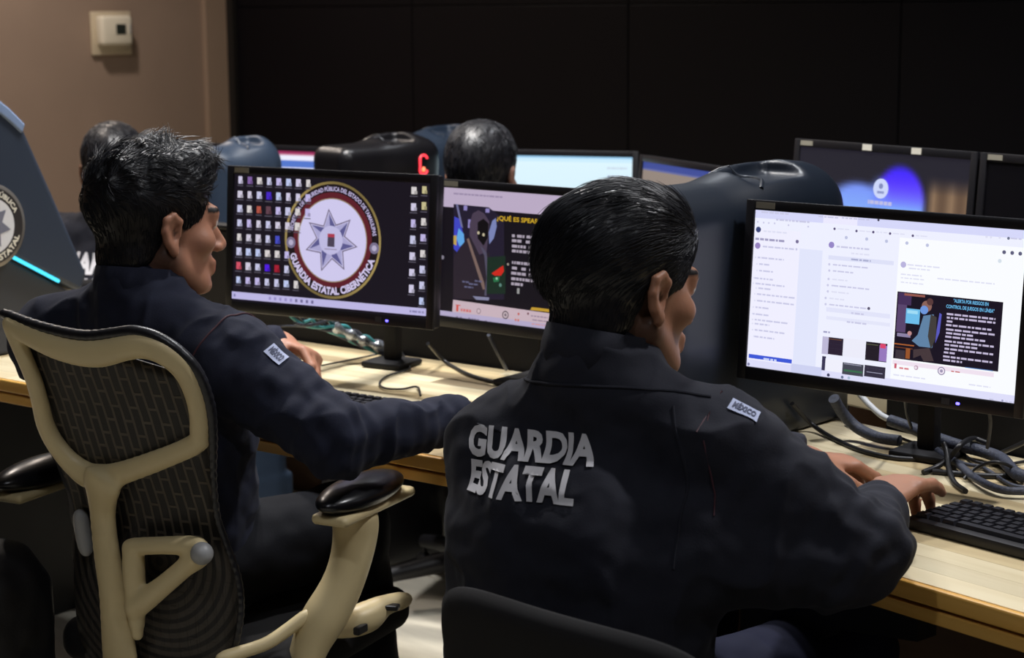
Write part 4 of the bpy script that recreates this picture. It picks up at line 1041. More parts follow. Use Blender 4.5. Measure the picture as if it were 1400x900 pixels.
# upright rear panels of the console, black
def rear_panel(org, d, n, x0, x1, z1, label):
    t = thing('console_rear_panel', label, 'panel', tuple(org), math.atan2(d.y, d.x), 'console rear panels')
    MB().box(((x0 + x1) / 2, 0.70, (0.46 + z1) / 2), (x1 - x0, 0.03, z1 - 0.46), bevel=0.006).build('board', M_blackmat, t)
    MB().box(((x0 + x1) / 2, 0.70, z1 + 0.006), (x1 - x0, 0.04, 0.012), bevel=0.004).build('top_rail', M_steel, t)
    for x in (x0 + 0.1, x1 - 0.1):
        MB().box((x, 0.70, 0.2295), (0.04, 0.026, 0.459), bevel=0.003).build('leg', M_steel, t)
rear_panel(BEND, D1, N1, -1.9, -0.09, 0.98, 'black upright panel behind the desk with the badge wallpaper monitor')
rear_panel(BEND, D2, N2, 0.09, 1.7, 0.98, 'black upright panel behind the desk with the browser page monitor')

# row behind
def back_desk(org, ang, x0, x1, depth, label):
    t = thing('rear_desk', label, 'desk', org, ang, 'desks of the row behind')
    MB().box(((x0 + x1) / 2, depth / 2, DESK_Z - 0.02), (x1 - x0, depth, 0.04), bevel=0.004).build('desktop', W_LIGHT, t)
    MB().box(((x0 + x1) / 2, depth - 0.02, (DESK_Z - 0.04) / 2), (x1 - x0 - 0.1, 0.02, DESK_Z - 0.041)).build('back_board', M_brown, t)
    for x in (x0 + 0.03, x1 - 0.03):
        MB().box((x, depth / 2 - 0.03, (DESK_Z - 0.04) / 2), (0.04, depth - 0.1, DESK_Z - 0.041)).build('side_panel', M_steel, t)
    return t

# ================================================================== monitors
BIG_R = (0.5711, 2.842, 0.8752)
SMALL_B = (0.3906, 4.4553, 0.8611)
M_screen = mat('screen_glass', rgb(14, 13, 17), 0.3, spec=0.3)
M_lit = attr_mat('lit_screen_picture', emission=1.0, rough=0.35, spec=0.3)
M_blueled = emit_mat('blue_power_light', (0.10, 0.08, 1.0), 6.0)
SW, SH = 0.476, 0.261
class Pic:
    """a flat lit picture; coordinates are fractions of the screen, origin at its top left"""
    def __init__(self, w=SW, h=SH):
        self.w, self.h = w, h
        self.V, self.F, self.C, self.lay = [], [], [], 0
    def pt(self, x, y):
        return (x * self.w - self.w / 2, -0.0003 - self.lay * 0.000012, self.h - y * self.h)
    def poly(self, pts, col, cols=None):
        self.lay += 1
        b = len(self.V)
        self.V += [self.pt(*p) for p in pts]
        cc = [rgb(*c) for c in cols] if cols else [rgb(*col)] * len(pts)
        self.C += cc
        n = len(pts)
        bm_f = list(range(b, b + n))
        self.F.append(bm_f)
    def rect(self, x0, y0, x1, y1, col, col2=None):
        c2 = col2 or col
        self.poly([(x0, y1), (x1, y1), (x1, y0), (x0, y0)], None, [c2, c2, col, col])
    def disc(self, x, y, r, col, edge=None, ry=None, n=28):
        self.lay += 1
        b = len(self.V)
        ry = ry or r
        self.V.append(self.pt(x, y))
        self.C.append(rgb(*col))
        for k in range(n):
            a = 2 * PI * k / n
            self.V.append(self.pt(x + r * math.cos(a) / self.w, y - ry * math.sin(a) / self.h))
            self.C.append(rgb(*(edge or col)))
        for k in range(n):
            self.F.append([b, b + 1 + k, b + 1 + (k + 1) % n])
    def ring(self, x, y, r0, r1, col, n=56, shade=None):
        self.lay += 1
        b = len(self.V)
        for k in range(n):
            a = 2 * PI * k / n
            for r in (r0, r1):
                self.V.append(self.pt(x + r * math.cos(a) / self.w, y - r * math.sin(a) / self.h))
                s = 1.0 if shade is None else 1 + shade * math.cos(2 * a + 0.8)
                self.C.append(tuple(v * s for v in rgb(*col)))
        for k in range(n):
            k2 = (k + 1) % n
            self.F.append([b + 2 * k, b + 2 * k + 1, b + 2 * k2 + 1, b + 2 * k2])
    def words(self, x0, y0, x1, h, col, seed=1):
        rr = random.Random(int(x0 * 9999) + int(y0 * 777) + seed)
        x = x0
        while x < x1 - 0.002:
            w = min(rr.uniform(0.008, 0.028), x1 - x)
            self.rect(x, y0, x + w, y0 + h, col)
            self.lay -= 1
            x += w + 0.004
    def text(self, x, y, size, s, col, bold=0.02, shear=0.0, width=None):
        self.lay += 1
        V, T = text_mesh(s, bold, shear)
        b = len(self.V)
        sx = size
        if width:
            sx = width / max(v[0] for v in V)
        for vx, vy in V:
            p = self.pt(x, y)
            self.V.append((p[0] + vx * sx, p[1], p[2] + vy * size))
            self.C.append(rgb(*col))
        for t in T:
            self.F.append([b + i for i in t])
    def arc_text(self, x, y, r, size, s, col, a0, a1, inner=True, bold=0.03):
        """letters along a circle; inner=True reads clockwise over the top"""
        self.lay += 1
        V, T = text_mesh(s, bold)
        mx = max(v[0] for v in V)
        b = len(self.V)
        c = self.pt(x, y)
        for vx, vy in V:
            a = math.radians(a0 + (a1 - a0) * vx / mx)
            rr = r + vy * size if inner else r - vy * size
            self.V.append((c[0] + rr * math.cos(a), c[1], c[2] + rr * math.sin(a)))
            self.C.append(rgb(*col))
        for t in T:
            self.F.append([b + i for i in t])
    def table(self, rows):
        for e in rows:
            if e[0] == 'r':
                self.rect(e[1], e[2], e[3], e[4], e[5])
            elif e[0] == 'w':
                self.words(e[1], e[2], e[3], e[4], e[5])
            elif e[0] == 'd':
                self.disc(e[1], e[2], e[3], e[4], n=16)
            elif e[0] == 'p':
                self.poly(e[1], e[2])
            elif e[0] == 't':
                self.text(e[1], e[2], e[3], e[4], e[5], bold=0.02, width=e[6] * self.w)

def monitor(label, bx, by, bz, theta, desk_z=0.74, pic=None, led=True, sticker=True, w=0.51, h=0.30, tilt=4.5, group=None, name='monitor', rear=0.075):
    """bx, by, bz: middle of the lower front edge of the housing"""
    t = thing(name, label, 'monitor', (bx, by, desk_z), -math.radians(theta), group)
    Mt = Matrix.Translation((0, 0, bz - desk_z)) @ Matrix.Rotation(-math.radians(tilt), 4, 'X')
    bl, bt, bb = 0.017, 0.017, 0.022
    k = w / 0.51
    MB().box((0, 0.017, h / 2), (w - 0.002, 0.026, h - 0.002), bevel=0.006, M=Mt).build('housing', M_bezel, t, True)
    MB().box((0, 0.042, h * 0.48), (w * 0.62, 0.03, h * 0.6), bevel=0.012, M=Mt).build('back_cover', M_blackmat, t, True)
    fr = MB()
    fr.box((-w / 2 + bl / 2, 0.003, h / 2), (bl, 0.008, h), bevel=0.002, M=Mt)
    fr.box((w / 2 - bl / 2, 0.003, h / 2), (bl, 0.008, h), bevel=0.002, M=Mt)
    fr.box((0, 0.003, h - bt / 2), (w - 2 * bl + 0.002, 0.008, bt), bevel=0.002, M=Mt)
    fr.box((0, 0.003, bb / 2), (w - 2 * bl + 0.002, 0.008, bb), bevel=0.002, M=Mt)
    fr.build('bezel', M_bezel, t, True)
    sw, sh = w - 2 * bl, h - bt - bb
    sc_o = MB().box((0, 0.005, bb + sh / 2), (sw + 0.002, 0.004, sh + 0.002), M=Mt).build('screen', M_screen, t)
    if pic is not None:
        Vw = []
        for (x, y, z) in pic.V:
            Vw.append(tuple(Mt @ Vector((x * sw / pic.w, 0.0029 + y, bb + z * sh / pic.h))))
        mesh_ob('screen_picture', Vw, pic.F, M_lit, sc_o, cols=pic.C)
    if led:
        MB().box((w * 0.29, -0.0012, 0.010), (0.006, 0.003, 0.004), bevel=0.001, seg=1, M=Mt).build('power_light', M_blueled, t)
        MB().box((w * 0.25, -0.0012, 0.011), (0.014, 0.002, 0.010), M=Mt).build('button_mark', M_greyd, t)
    if sticker:
        MB().box((-w / 2 + 0.038, -0.0014, h - 0.0085), (0.036, 0.0012, 0.0105), M=Mt).build('corner_sticker', M_sticker, t)
    zt = bz - desk_z + 0.10
    MB().box((0, rear, zt / 2 + 0.012), (0.06 if rear < 0.1 else 0.035, 0.03, zt), bevel=0.008).build('stand_neck', M_blackmat, t, True)
    if rear > 0.1:
        MB().box((0, (rear + 0.045) / 2, zt - 0.01), (0.05, rear - 0.045, 0.03), bevel=0.006).build('stand_arm', M_blackmat, t, True)
    MB().box((0, rear - 0.005, 0.0075), (0.20, 0.13, 0.013) if rear < 0.1 else (0.10, 0.09, 0.013), bevel=0.005).build('stand_foot', M_blackmat, t, True)
    return t

# ---- left monitor: desktop with icons and round badge
p = Pic()
p.rect(0, 0, 1, 1, (25, 21, 30))
def emblem(p, cx, cy, R):
    k = R / 0.117
    p.disc(cx, cy, 0.1172 * k, (30, 22, 26), n=56)
    p.ring(cx, cy, 0.112 * k, 0.1172 * k, (140, 122, 74), shade=0.35)
    p.ring(cx, cy, 0.0835 * k, 0.0955 * k, (92, 32, 42))
    p.disc(cx, cy, 0.0835 * k, (206, 200, 236), n=48)
    p.ring(cx, cy, 0.0820 * k, 0.0842 * k, (150, 132, 110))
    p.arc_text(cx, cy, 0.0985 * k, 0.0118 * k, 'SECRETARÍA DE SEGURIDAD PÚBLICA DEL ESTADO DE TAMAULIPAS', (186, 176, 214), 172, 8)
    p.arc_text(cx, cy, 0.1085 * k, 0.0200 * k, 'GUARDIA ESTATAL CIBERNÉTICA', (206, 196, 230), 198, 342, inner=False, bold=0.045)
    for s in (-1, 1):
        p.disc(cx + s * 0.1015 * k / p.w, cy + 0.010 * k / p.h, 0.0115 * k, (120, 112, 140), n=14)
        p.disc(cx + s * 0.1015 * k / p.w, cy + 0.010 * k / p.h, 0.006 * k, (180, 172, 200), n=10)
    def star(ro, ri, col, dark=None):
        pts = []
        for i in range(14):
            a = math.radians(96) - i * PI / 7
            r = ro if i % 2 == 0 else ri
            pts.append((cx - 0.003 / p.w + r * math.cos(a) / p.w, cy + 0.002 / p.h - r * math.sin(a) / p.h))
        if dark is None:
            p.poly(pts[::-1], col)
        else:
            for i in range(14):
                p.poly([(cx - 0.003 / p.w, cy), pts[(i + 1) % 14], pts[i]], (col if i % 2 else dark))
    star(0.0655 * k, 0.036 * k, (108, 98, 122))
    star(0.0605 * k, 0.033 * k, (196, 190, 226))
    star(0.0560 * k, 0.031 * k, (168, 164, 206), (92, 90, 142))
    p.disc(cx - 0.003 / p.w, cy, 0.029 * k, (190, 186, 224), n=20)
    p.rect(cx - 0.011 * k / p.w, cy - 0.013 * k / p.h, cx + 0.006 * k / p.w, cy + 0.013 * k / p.h, (74, 66, 84))
    p.rect(cx - 0.011 * k / p.w, cy - 0.013 * k / p.h, cx + 0.006 * k / p.w, cy - 0.006 * k / p.h, (170, 60, 80))
    p.rect(cx - 0.018 * k / p.w, cy + 0.017 * k / p.h, cx + 0.012 * k / p.w, cy + 0.019 * k / p.h, (150, 140, 170))
emblem(p, 0.521, 0.470, 0.117)
pal = [(206, 200, 218), (206, 200, 226), (196, 196, 226), (186, 196, 232), (212, 206, 206), (190, 180, 226)]
special = {(1, 3): (70, 40, 190), (2, 2): (176, 84, 70), (2, 3): (96, 66, 78), (4, 4): (70, 76, 190), (6, 0): (206, 80, 100), (6, 3): (80, 30, 220), (6, 4): (160, 30, 50), (0, 1): (128, 96, 160)}
rr = random.Random(3)
def icon(x, y, c):
    h = rr.uniform(0.052, 0.062)
    w = rr.uniform(0.020, 0.026)
    p.rect(x - w / 2, y - h / 2, x + w / 2, y + h / 2, c)
    p.rect(x + w * 0.1, y + h * 0.05, x + w / 2 + 0.004, y + h / 2, tuple(int(v * 0.8) for v in c))
    p.rect(x - w * 0.75, y + h / 2 + 0.012, x + w * 0.75, y + h / 2 + 0.019, (86, 82, 96))
for j in range(8):
    for i in range(8):
        if i == 7 and j > 2 or i == 6 and 3 < j < 7 or (i == 5 and j in (4,)):
            continue
        icon(0.032 + i * 0.0515, 0.045 + j * 0.1125, special.get((j, i), rr.choice(pal)))
for j in range(7):
    icon(0.925, 0.058 + j * 0.122, rr.choice(pal))
for j in range(8):
    icon(0.975, 0.050 + j * 0.118, (196, 186, 140) if j < 2 else rr.choice(pal))
p.rect(0, 0.928, 1, 0.984, (188, 182, 226))
for i in range(9):
    p.rect(0.20 + i * 0.028, 0.944, 0.212 + i * 0.028, 0.968, (150, 140, 200) if i < 5 else (110, 104, 150))
p.rect(0.01, 0.944, 0.02, 0.968, (120, 120, 170))
p.words(0.92, 0.95, 0.99, 0.016, (140, 136, 180))
monitor('black monitor showing desktop icons and a round police badge with a silver star', -0.3737, 3.615, 0.8749, 30, pic=p, rear=0.24, group='monitors on the front desks')

# ---- middle monitor: slide with a hooded figure
p = Pic()
p.rect(0, 0, 1, 1, (18, 15, 22))
p.table(PIC_M)
monitor('black monitor showing a dark slide with a hooded figure and yellow title', 0.0338, 3.537, 0.8491, 39, pic=p, group='monitors on the front desks')

# ---- right monitor: bright browser page
p = Pic()
p.rect(0, 0, 1, 1, (238, 240, 255))
p.rect(0, 0, 1, 0.050, (214, 216, 250))
p.rect(0.27, 0.0, 0.40, 0.05, (236, 234, 255))
p.rect(0, 0.115, 0.185, 0.985, (240, 239, 255))
p.rect(0.185, 0.22, 0.275, 0.985, (226, 230, 252))
p.rect(0.56, 0.10, 1.0, 0.985, (250, 252, 255))
p.rect(0, 0.955, 1, 1, (222, 222, 250))
p.rect(0.18, 0.945, 0.30, 1, (206, 210, 242))
p.table(PIC_R)
monitor('large bright monitor showing a white web page with a dark poster', *BIG_R, 40, pic=p, rear=0.20, group='monitors on the front desks')

# ---- row behind
p = Pic()
p.rect(0, 0, 1, 1, (34, 32, 42), (24, 22, 30))
def soft(x, y, cx, cy, rx, ry, w):
    """1 inside an ellipse, fading to 0 over the width w"""
    q = math.hypot((x - cx) / rx, (y - cy) / ry)
    u = min(max((1 + w - q) / (2 * w), 0.0), 1.0)
    return u * u * (3 - 2 * u)
def blurred(x, y):
    c = [34, 32, 42]
    def over(k, col):
        for i in range(3):
            c[i] = c[i] * (1 - k) + col[i] * k
    tan = min(max((x - 0.76) / 0.05, 0), 1) * min(max((y - 0.16) / 0.14, 0), 1)
    over(tan * 0.9, (158 - 50 * abs(math.sin(x * 31)), 128 - 44 * abs(math.sin(x * 31)), 98 - 34 * abs(math.sin(x * 31))))
    over(soft(x, y, 0.38, 0.39, 0.15, 0.13, 0.35), (120 + 60 * (y - 0.25), 146 + 120 * (y - 0.25), 250))
    f = min(max((y - 0.12) / 0.34, 0), 1)
    over(soft(x, y, 0.62, 0.40, 0.145, 0.30, 0.14), (62 + 70 * f, 40 + 150 * f * f, 252))
    over(soft(x, y, 0.50, 0.34, 0.05, 0.12, 0.6) * 0.6, (120, 150, 250))
    return c
p.lay += 1
GX, GY = 60, 34
gb = len(p.V)
for j in range(GY + 1):
    for i in range(GX + 1):
        p.V.append(p.pt(i / GX, j / GY))
        p.C.append(rgb(*blurred(i / GX, j / GY)))
for j in range(GY):
    for i in range(GX):
        k = gb + j * (GX + 1) + i
        p.F.append([k, k + GX + 1, k + GX + 2, k + 1])
p.disc(R2IC[0], R2IC[1], 0.021, (205, 215, 250), n=30)
p.disc(R2IC[0], R2IC[1] - 0.02, 0.006, (130, 140, 190), n=14)
p.rect(R2IC[0] - 0.02, R2IC[1] + 0.02, R2IC[0] + 0.02, R2IC[1] + 0.04, (140, 150, 200))
p.words(R2IC[0] - 0.07, R2IC[1] + 0.10, R2IC[0] + 0.07, 0.03, (190, 190, 230))
p.rect(0, 0.95, 1, 1, (60, 58, 70))
r2 = monitor('dark monitor with blurred blue picture and white round user icon, behind the browser page', 0.7589, 3.8291, 0.9019, 54, pic=p, led=False, group='monitors of the row behind')
Mt2 = Matrix.Translation((0, 0, 0.9019 - 0.74)) @ Matrix.Rotation(-math.radians(4.5), 4, 'X')
for x in (-0.038, 0.098):
    MB().box((x, -0.0022, 0.292), (0.026, 0.0014, 0.013), M=Mt2).build('paper_tag', M_white, r2)
d2 = Vector((math.cos(math.radians(54)), -math.sin(math.radians(54)), 0))
monitor('switched-off black monitor at the right edge, behind the browser page', 0.7589 + d2.x * 0.517, 3.8291 + d2.y * 0.517, 0.9019, 54, led=False, group='monitors of the row behind')
p = Pic()
p.rect(0, 0, 1, 1, (222, 246, 255), (214, 240, 255))
p.rect(0, 0, 1, 0.02, (150, 200, 235))
p.rect(0, 0.02, 1, 0.06, (205, 238, 255))
p.disc(0.40, 0.33, 0.005, (160, 170, 190), n=12)
p.words(0.42, 0.325, 0.52, 0.012, (196, 216, 230))
for i in range(5):
    p.disc(0.86 + i * 0.027, 0.21, 0.004, (150, 160, 190), n=10)
p.words(0.85, 0.11, 0.97, 0.016, (196, 210, 228))
monitor('bright white monitor beside the dark-haired head in the row behind', 0.1000, 5.0798, 0.7991, 17, pic=p, led=False, sticker=False, group='monitors of the row behind')
p = Pic()
p.rect(0, 0, 1, 1, (146, 132, 122), (132, 120, 112))
p.rect(0, 0, 1, 0.07, (58, 74, 150))
p.rect(0, 0.07, 1, 0.09, (96, 104, 160))
p.words(0.05, 0.30, 0.5, 0.02, (130, 118, 108))
monitor('dim beige monitor with blue title bar, just above the typing man', *SMALL_B, 66, pic=p, led=False, sticker=False, w=0.40, h=0.26, group='monitors of the row behind')
p = Pic()
p.rect(0, 0, 1, 1, (238, 238, 255))
p.rect(0, 0, 1, 0.030, (160, 50, 96))
p.rect(0, 0.030, 1, 0.045, (206, 140, 166))
p.rect(0.0, 0.10, 1, 0.18, (84, 120, 206))
p.rect(0, 0.0, 0.14, 0.05, (236, 236, 255))
monitor('monitor with red, white and blue bands far behind the badge wallpaper', -0.7831, 5.4053, 0.7972, 27, pic=p, led=False, sticker=False, group='monitors of the row behind')
def desk_under(bx, by, th, x0, x1, label, dep=0.40):
    a = math.radians(th)
    n = Vector((math.sin(a), math.cos(a), 0))
    o = Vector((bx, by, 0)) - n * dep
    back_desk(tuple(o), -a, x0, x1, dep + 0.22, label)
desk_under(0.7589, 3.8291, 54, -0.28, 1.1, 'wooden desk of the row behind, under the blurred blue picture monitor', 0.22)
desk_under(0.1000, 5.0798, 17, -0.30, 0.30, 'wooden desk of the row behind, under the bright white monitor', 0.22)
desk_under(SMALL_B[0], SMALL_B[1], 66, -0.20, 0.20, 'small wooden desk of the row behind, under the dim beige monitor', 0.08)
desk_under(-0.7831, 5.4053, 27, -0.27, 0.5, 'wooden desk far behind, under the red, white and blue banded monitor', 0.14)

# ================================================================== people
M_skin = attr_mat('skin', rough=0.5, spec=0.35, bump=(180, 0.15), sss=0.08)
M_cloth = mat('navy_uniform_cloth', rgb(29, 32, 48), 0.85, spec=0.2, noise=(30, 0.10), bump=(420, 0.35, 0.0008), sheen=0.04)
M_cloth2 = mat('charcoal_uniform_cloth', rgb(33, 34, 43), 0.85, spec=0.2, noise=(30, 0.10), bump=(420, 0.35, 0.0008), sheen=0.04)
M_trous = mat('dark_trousers_cloth', rgb(14, 15, 21), 0.85, spec=0.2, bump=(300, 0.3, 0.001))
M_jeans = mat('navy_trousers_cloth', rgb(21, 24, 46), 0.8, spec=0.2, bump=(300, 0.3, 0.001))
M_shoe = mat('black_shoe_leather', rgb(18, 17, 18), 0.4)
M_hair = mat('black_hair', rgb(20, 19, 23), 0.42, spec=0.5, bump=(90, 0.5, 0.003), stretch=(1, 1, 0.25))
M_hair2 = mat('black_hair_glossy', rgb(18, 17, 20), 0.36, spec=0.5, bump=(90, 0.5, 0.003), stretch=(1, 1, 0.25))
M_strand = mat('black_hair_strand', rgb(20, 21, 28), 0.44, spec=0.42)
M_letter = mat('white_print', rgb(206, 204, 208), 0.7)
M_redpipe = mat('dark_red_piping', rgb(62, 26, 38), 0.7)
M_patch = mat('patch_grey_blue', rgb(168, 176, 205), 0.7)
M_patchd = mat('patch_print', rgb(58, 64, 92), 0.7)

HEAD_S = 1.05
ELL, CAP = ell, cap
def unit(v):
    v = np.array(v, dtype=float)
    return v / np.linalg.norm(v)
def head_frame(face, pitch=0.0, tilt=0.0):
    """columns: right, forward, up.  pitch > 0 looks down"""
    f = unit([face[0], face[1], 0])
    r = np.array([f[1], -f[0], 0])
    u = np.array([0, 0, 1.0])
    cp, sp = math.cos(pitch), math.sin(pitch)
    f, u = f * cp - u * sp, u * cp + f * sp
    ct, st = math.cos(tilt), math.sin(tilt)
    r, u = r * ct + u * st, u * ct - r * st
    return np.stack([r, f, u], 1)

def head_prims(g, c, R):
    """head, c = midpoint between the ears"""
    S = HEAD_S
    L = lambda x, y, z: c + R @ (np.array([x, y, z]) * S)
    ell = lambda c_, r_, R_: ELL(c_, tuple(q * S for q in r_), R_)
    cap = lambda a_, b_, ra, rb=None: CAP(a_, b_, ra * S, None if rb is None else rb * S)
    g.put(ell(L(0, -0.012, 0.045), (0.074, 0.095, 0.084), R), 0.02)
    g.put(ell(L(0, 0.030, -0.018), (0.058, 0.066, 0.082), R), 0.025)
    g.put(ell(L(0, 0.050, -0.078), (0.038, 0.042, 0.028), R), 0.02)
    for s in (-1, 1):
        g.put(cap(L(s * 0.054, 0.004, -0.045), L(s * 0.028, 0.064, -0.088), 0.019, 0.016), 0.02)
        g.put(ell(L(s * 0.045, 0.062, -0.016), (0.019, 0.022, 0.019), R), 0.018)
        g.put(ell(L(s * 0.031, 0.099, 0.012), (0.015, 0.012, 0.011), R), 0.010, 's')
        g.put(ell(L(s * 0.031, 0.0815, 0.012), (0.0125, 0.0125, 0.0125), R), 0.003)
    g.put(cap(L(-0.034, 0.085, 0.030), L(0.034, 0.085, 0.030), 0.011), 0.014)
    g.put(cap(L(0, 0.092, 0.014), L(0, 0.113, -0.026), 0.008, 0.0125), 0.010)
    for s in (-1, 1):
        g.put(ell(L(s * 0.012, 0.104, -0.030), (0.009, 0.011, 0.008), R), 0.006)
    g.put(cap(L(-0.020, 0.090, -0.054), L(0.020, 0.090, -0.054), 0.008), 0.008)
    g.put(cap(L(-0.017, 0.090, -0.066), L(0.017, 0.090, -0.066), 0.009), 0.007)
    g.put(ell(L(0, 0.083, -0.094), (0.018, 0.016, 0.014), R), 0.015)
    # ears: shell, rim and lobe
    for s in (-1, 1):
        E = lambda y, z, o: L(s * (0.071 + o * 0.62), y * 0.95, z * 0.9 - 0.002)
        g.put(ell(E(-0.006, 0.004, 0.006), (0.008, 0.016, 0.028), R), 0.008)
        rim = [(0.006, 0.002, 0.004), (0.008, 0.024, 0.008), (-0.004, 0.035, 0.013), (-0.019, 0.028, 0.018), (-0.022, 0.008, 0.018), (-0.014, -0.014, 0.014), (-0.003, -0.028, 0.009)]
        for a, b in zip(rim[:-1], rim[1:]):
            g.put(cap(E(*a), E(*b), 0.0052), 0.005)
        g.put(ell(E(-0.001, -0.028, 0.009), (0.006, 0.008, 0.010), R), 0.006)
        g.put(ell(E(0.000, 0.004, 0.016), (0.008, 0.008, 0.014), R), 0.006, 's')

FING = [(0.030, 0.088, 0.070), (0.010, 0.092, 0.078), (-0.011, 0.089, 0.072), (-0.030, 0.080, 0.056)]
def hand_prims(g, w, R, curls, thumb=0.3, scale=1.0):
    """w = wrist, R columns: thumb side, finger direction, back of the hand.  curls: three bends per finger"""
    L = lambda x, y, z: w + R @ (np.array([x, y, z]) * scale)
    g.put(ecap(L(0, -0.012, 0), L(0, 0.012, 0), R[:, 0], (0.027 * scale, 0.021 * scale), (0.028 * scale, 0.018 * scale)), 0.012)
    g.put(ecap(L(0, 0.012, 0), L(0, 0.078, 0), R[:, 0], (0.029 * scale, 0.016 * scale), (0.039 * scale, 0.013 * scale)), 0.012)
    for (x, y, ln), cu in zip(FING, curls):
        p = np.array([x, y - 0.012, 0.001])
        a = 0.0
        spread = x * 1.6
        segs = [ln * 0.46 + 0.012, ln * 0.30, ln * 0.24]
        rad = [0.0098, 0.0088, 0.0080, 0.0066]
        for i in range(3):
            a += cu[i]
            d = np.array([spread * math.cos(a) * 0.5, math.cos(a), -math.sin(a)])
            q = p + d * segs[i]
            g.put(cap(L(*p), L(*q), rad[i] * scale, rad[i + 1] * scale), 0.004)
            p = q
    t0 = np.array([0.026, 0.020, -0.006])
    t1 = t0 + np.array([0.024, 0.030, -0.010 - thumb * 0.02])
    t2 = t1 + np.array([0.008 - thumb * 0.012, 0.030, -0.006 - thumb * 0.012])
    t3 = t2 + np.array([-0.002 - thumb * 0.012, 0.022, -0.004 - thumb * 0.006])
    g.put(cap(L(*t0), L(*t1), 0.0150 * scale, 0.0120 * scale), 0.010)
    g.put(cap(L(*t1), L(*t2), 0.0115 * scale, 0.0098 * scale), 0.004)
    g.put(cap(L(*t2), L(*t3), 0.0098 * scale, 0.0078 * scale), 0.004)

def hair_mesh(c, R, style, h=0.004):
    """hair cap in world space"""
    g = Grid(np.array(c) - 0.17, np.array(c) + 0.20, h)
    S = HEAD_S
    L = lambda x, y, z: np.array(c) + R @ (np.array([x, y, z]) * S)
    ell = lambda c_, r_, R_: ELL(c_, tuple(q * S for q in r_), R_)
    lo, hi = np.array(c) - 0.22, np.array(c) + 0.22
    g.put(ell(L(0, -0.014, 0.043), (0.0795, 0.1015, 0.088), R), 0.01)
    if style == 'tousled':
        g.put(ell(L(0, -0.002, 0.078), (0.074, 0.100, 0.070), R), 0.02)
        g.put(ell(L(0, 0.052, 0.096), (0.056, 0.048, 0.040), R), 0.02)
        g.put(ell(L(0, -0.066, 0.060), (0.062, 0.050, 0.062), R), 0.02)
    elif style == 'combed':
        g.put(ell(L(0, -0.004, 0.074), (0.079, 0.104, 0.072), R), 0.02)
        g.put(ell(L(-0.02, 0.045, 0.092), (0.058, 0.050, 0.044), R), 0.02)
        g.put(ell(L(-0.012, -0.070, 0.046), (0.070, 0.050, 0.072), R), 0.02)
    else:
        g.put(ell(L(0, -0.006, 0.070), (0.074, 0.098, 0.068), R), 0.02)
    g.put(ell(L(0, -0.045, -0.040), (0.062, 0.050, 0.062), R), 0.02)
    nrm = lambda x, y, z: R @ np.array([x, y, z])
    g.put(halfspace(L(0, 0.082, 0.080), nrm(0, 0.93, -0.36), lo, hi), 0.008, 's')
    g.put(halfspace(L(0, -0.085, -0.090), nrm(0, 0.38, -0.92), lo, hi), 0.010, 's')
    for s in (-1, 1):
        g.put(ell(L(s * 0.086, 0.000, -0.012), (0.034, 0.024, 0.050), R), 0.008, 's')
        g.put(halfspace(L(s * 0.05, 0.030, -0.015), nrm(s * 0.3, 0.5, -0.8), lo, hi), 0.012, 's')
        g.put(halfspace(L(s * 0.062, -0.035, -0.045), nrm(s * 0.62, 0.42, -0.66), lo, hi), 0.014, 's')
    V, Q = g.mesh()
    N = vnormals(V, Q)
    loc = ((V - np.array(c)) @ R) / HEAD_S
    if style == 'tousled':
        top = np.clip((loc[:, 2] - 0.03) / 0.06, 0, 1)
        V = V + N * (0.0060 * top * vnoise(loc * np.array([1, 1, 0.6]), 60))[:, None] + N * (0.003 * top * vnoise(loc, 130))[:, None]
    else:
        V = V + N * (0.0014 * vnoise(loc * np.array([1.0, 0.35, 0.35]), 120))[:, None]
    return V, Q
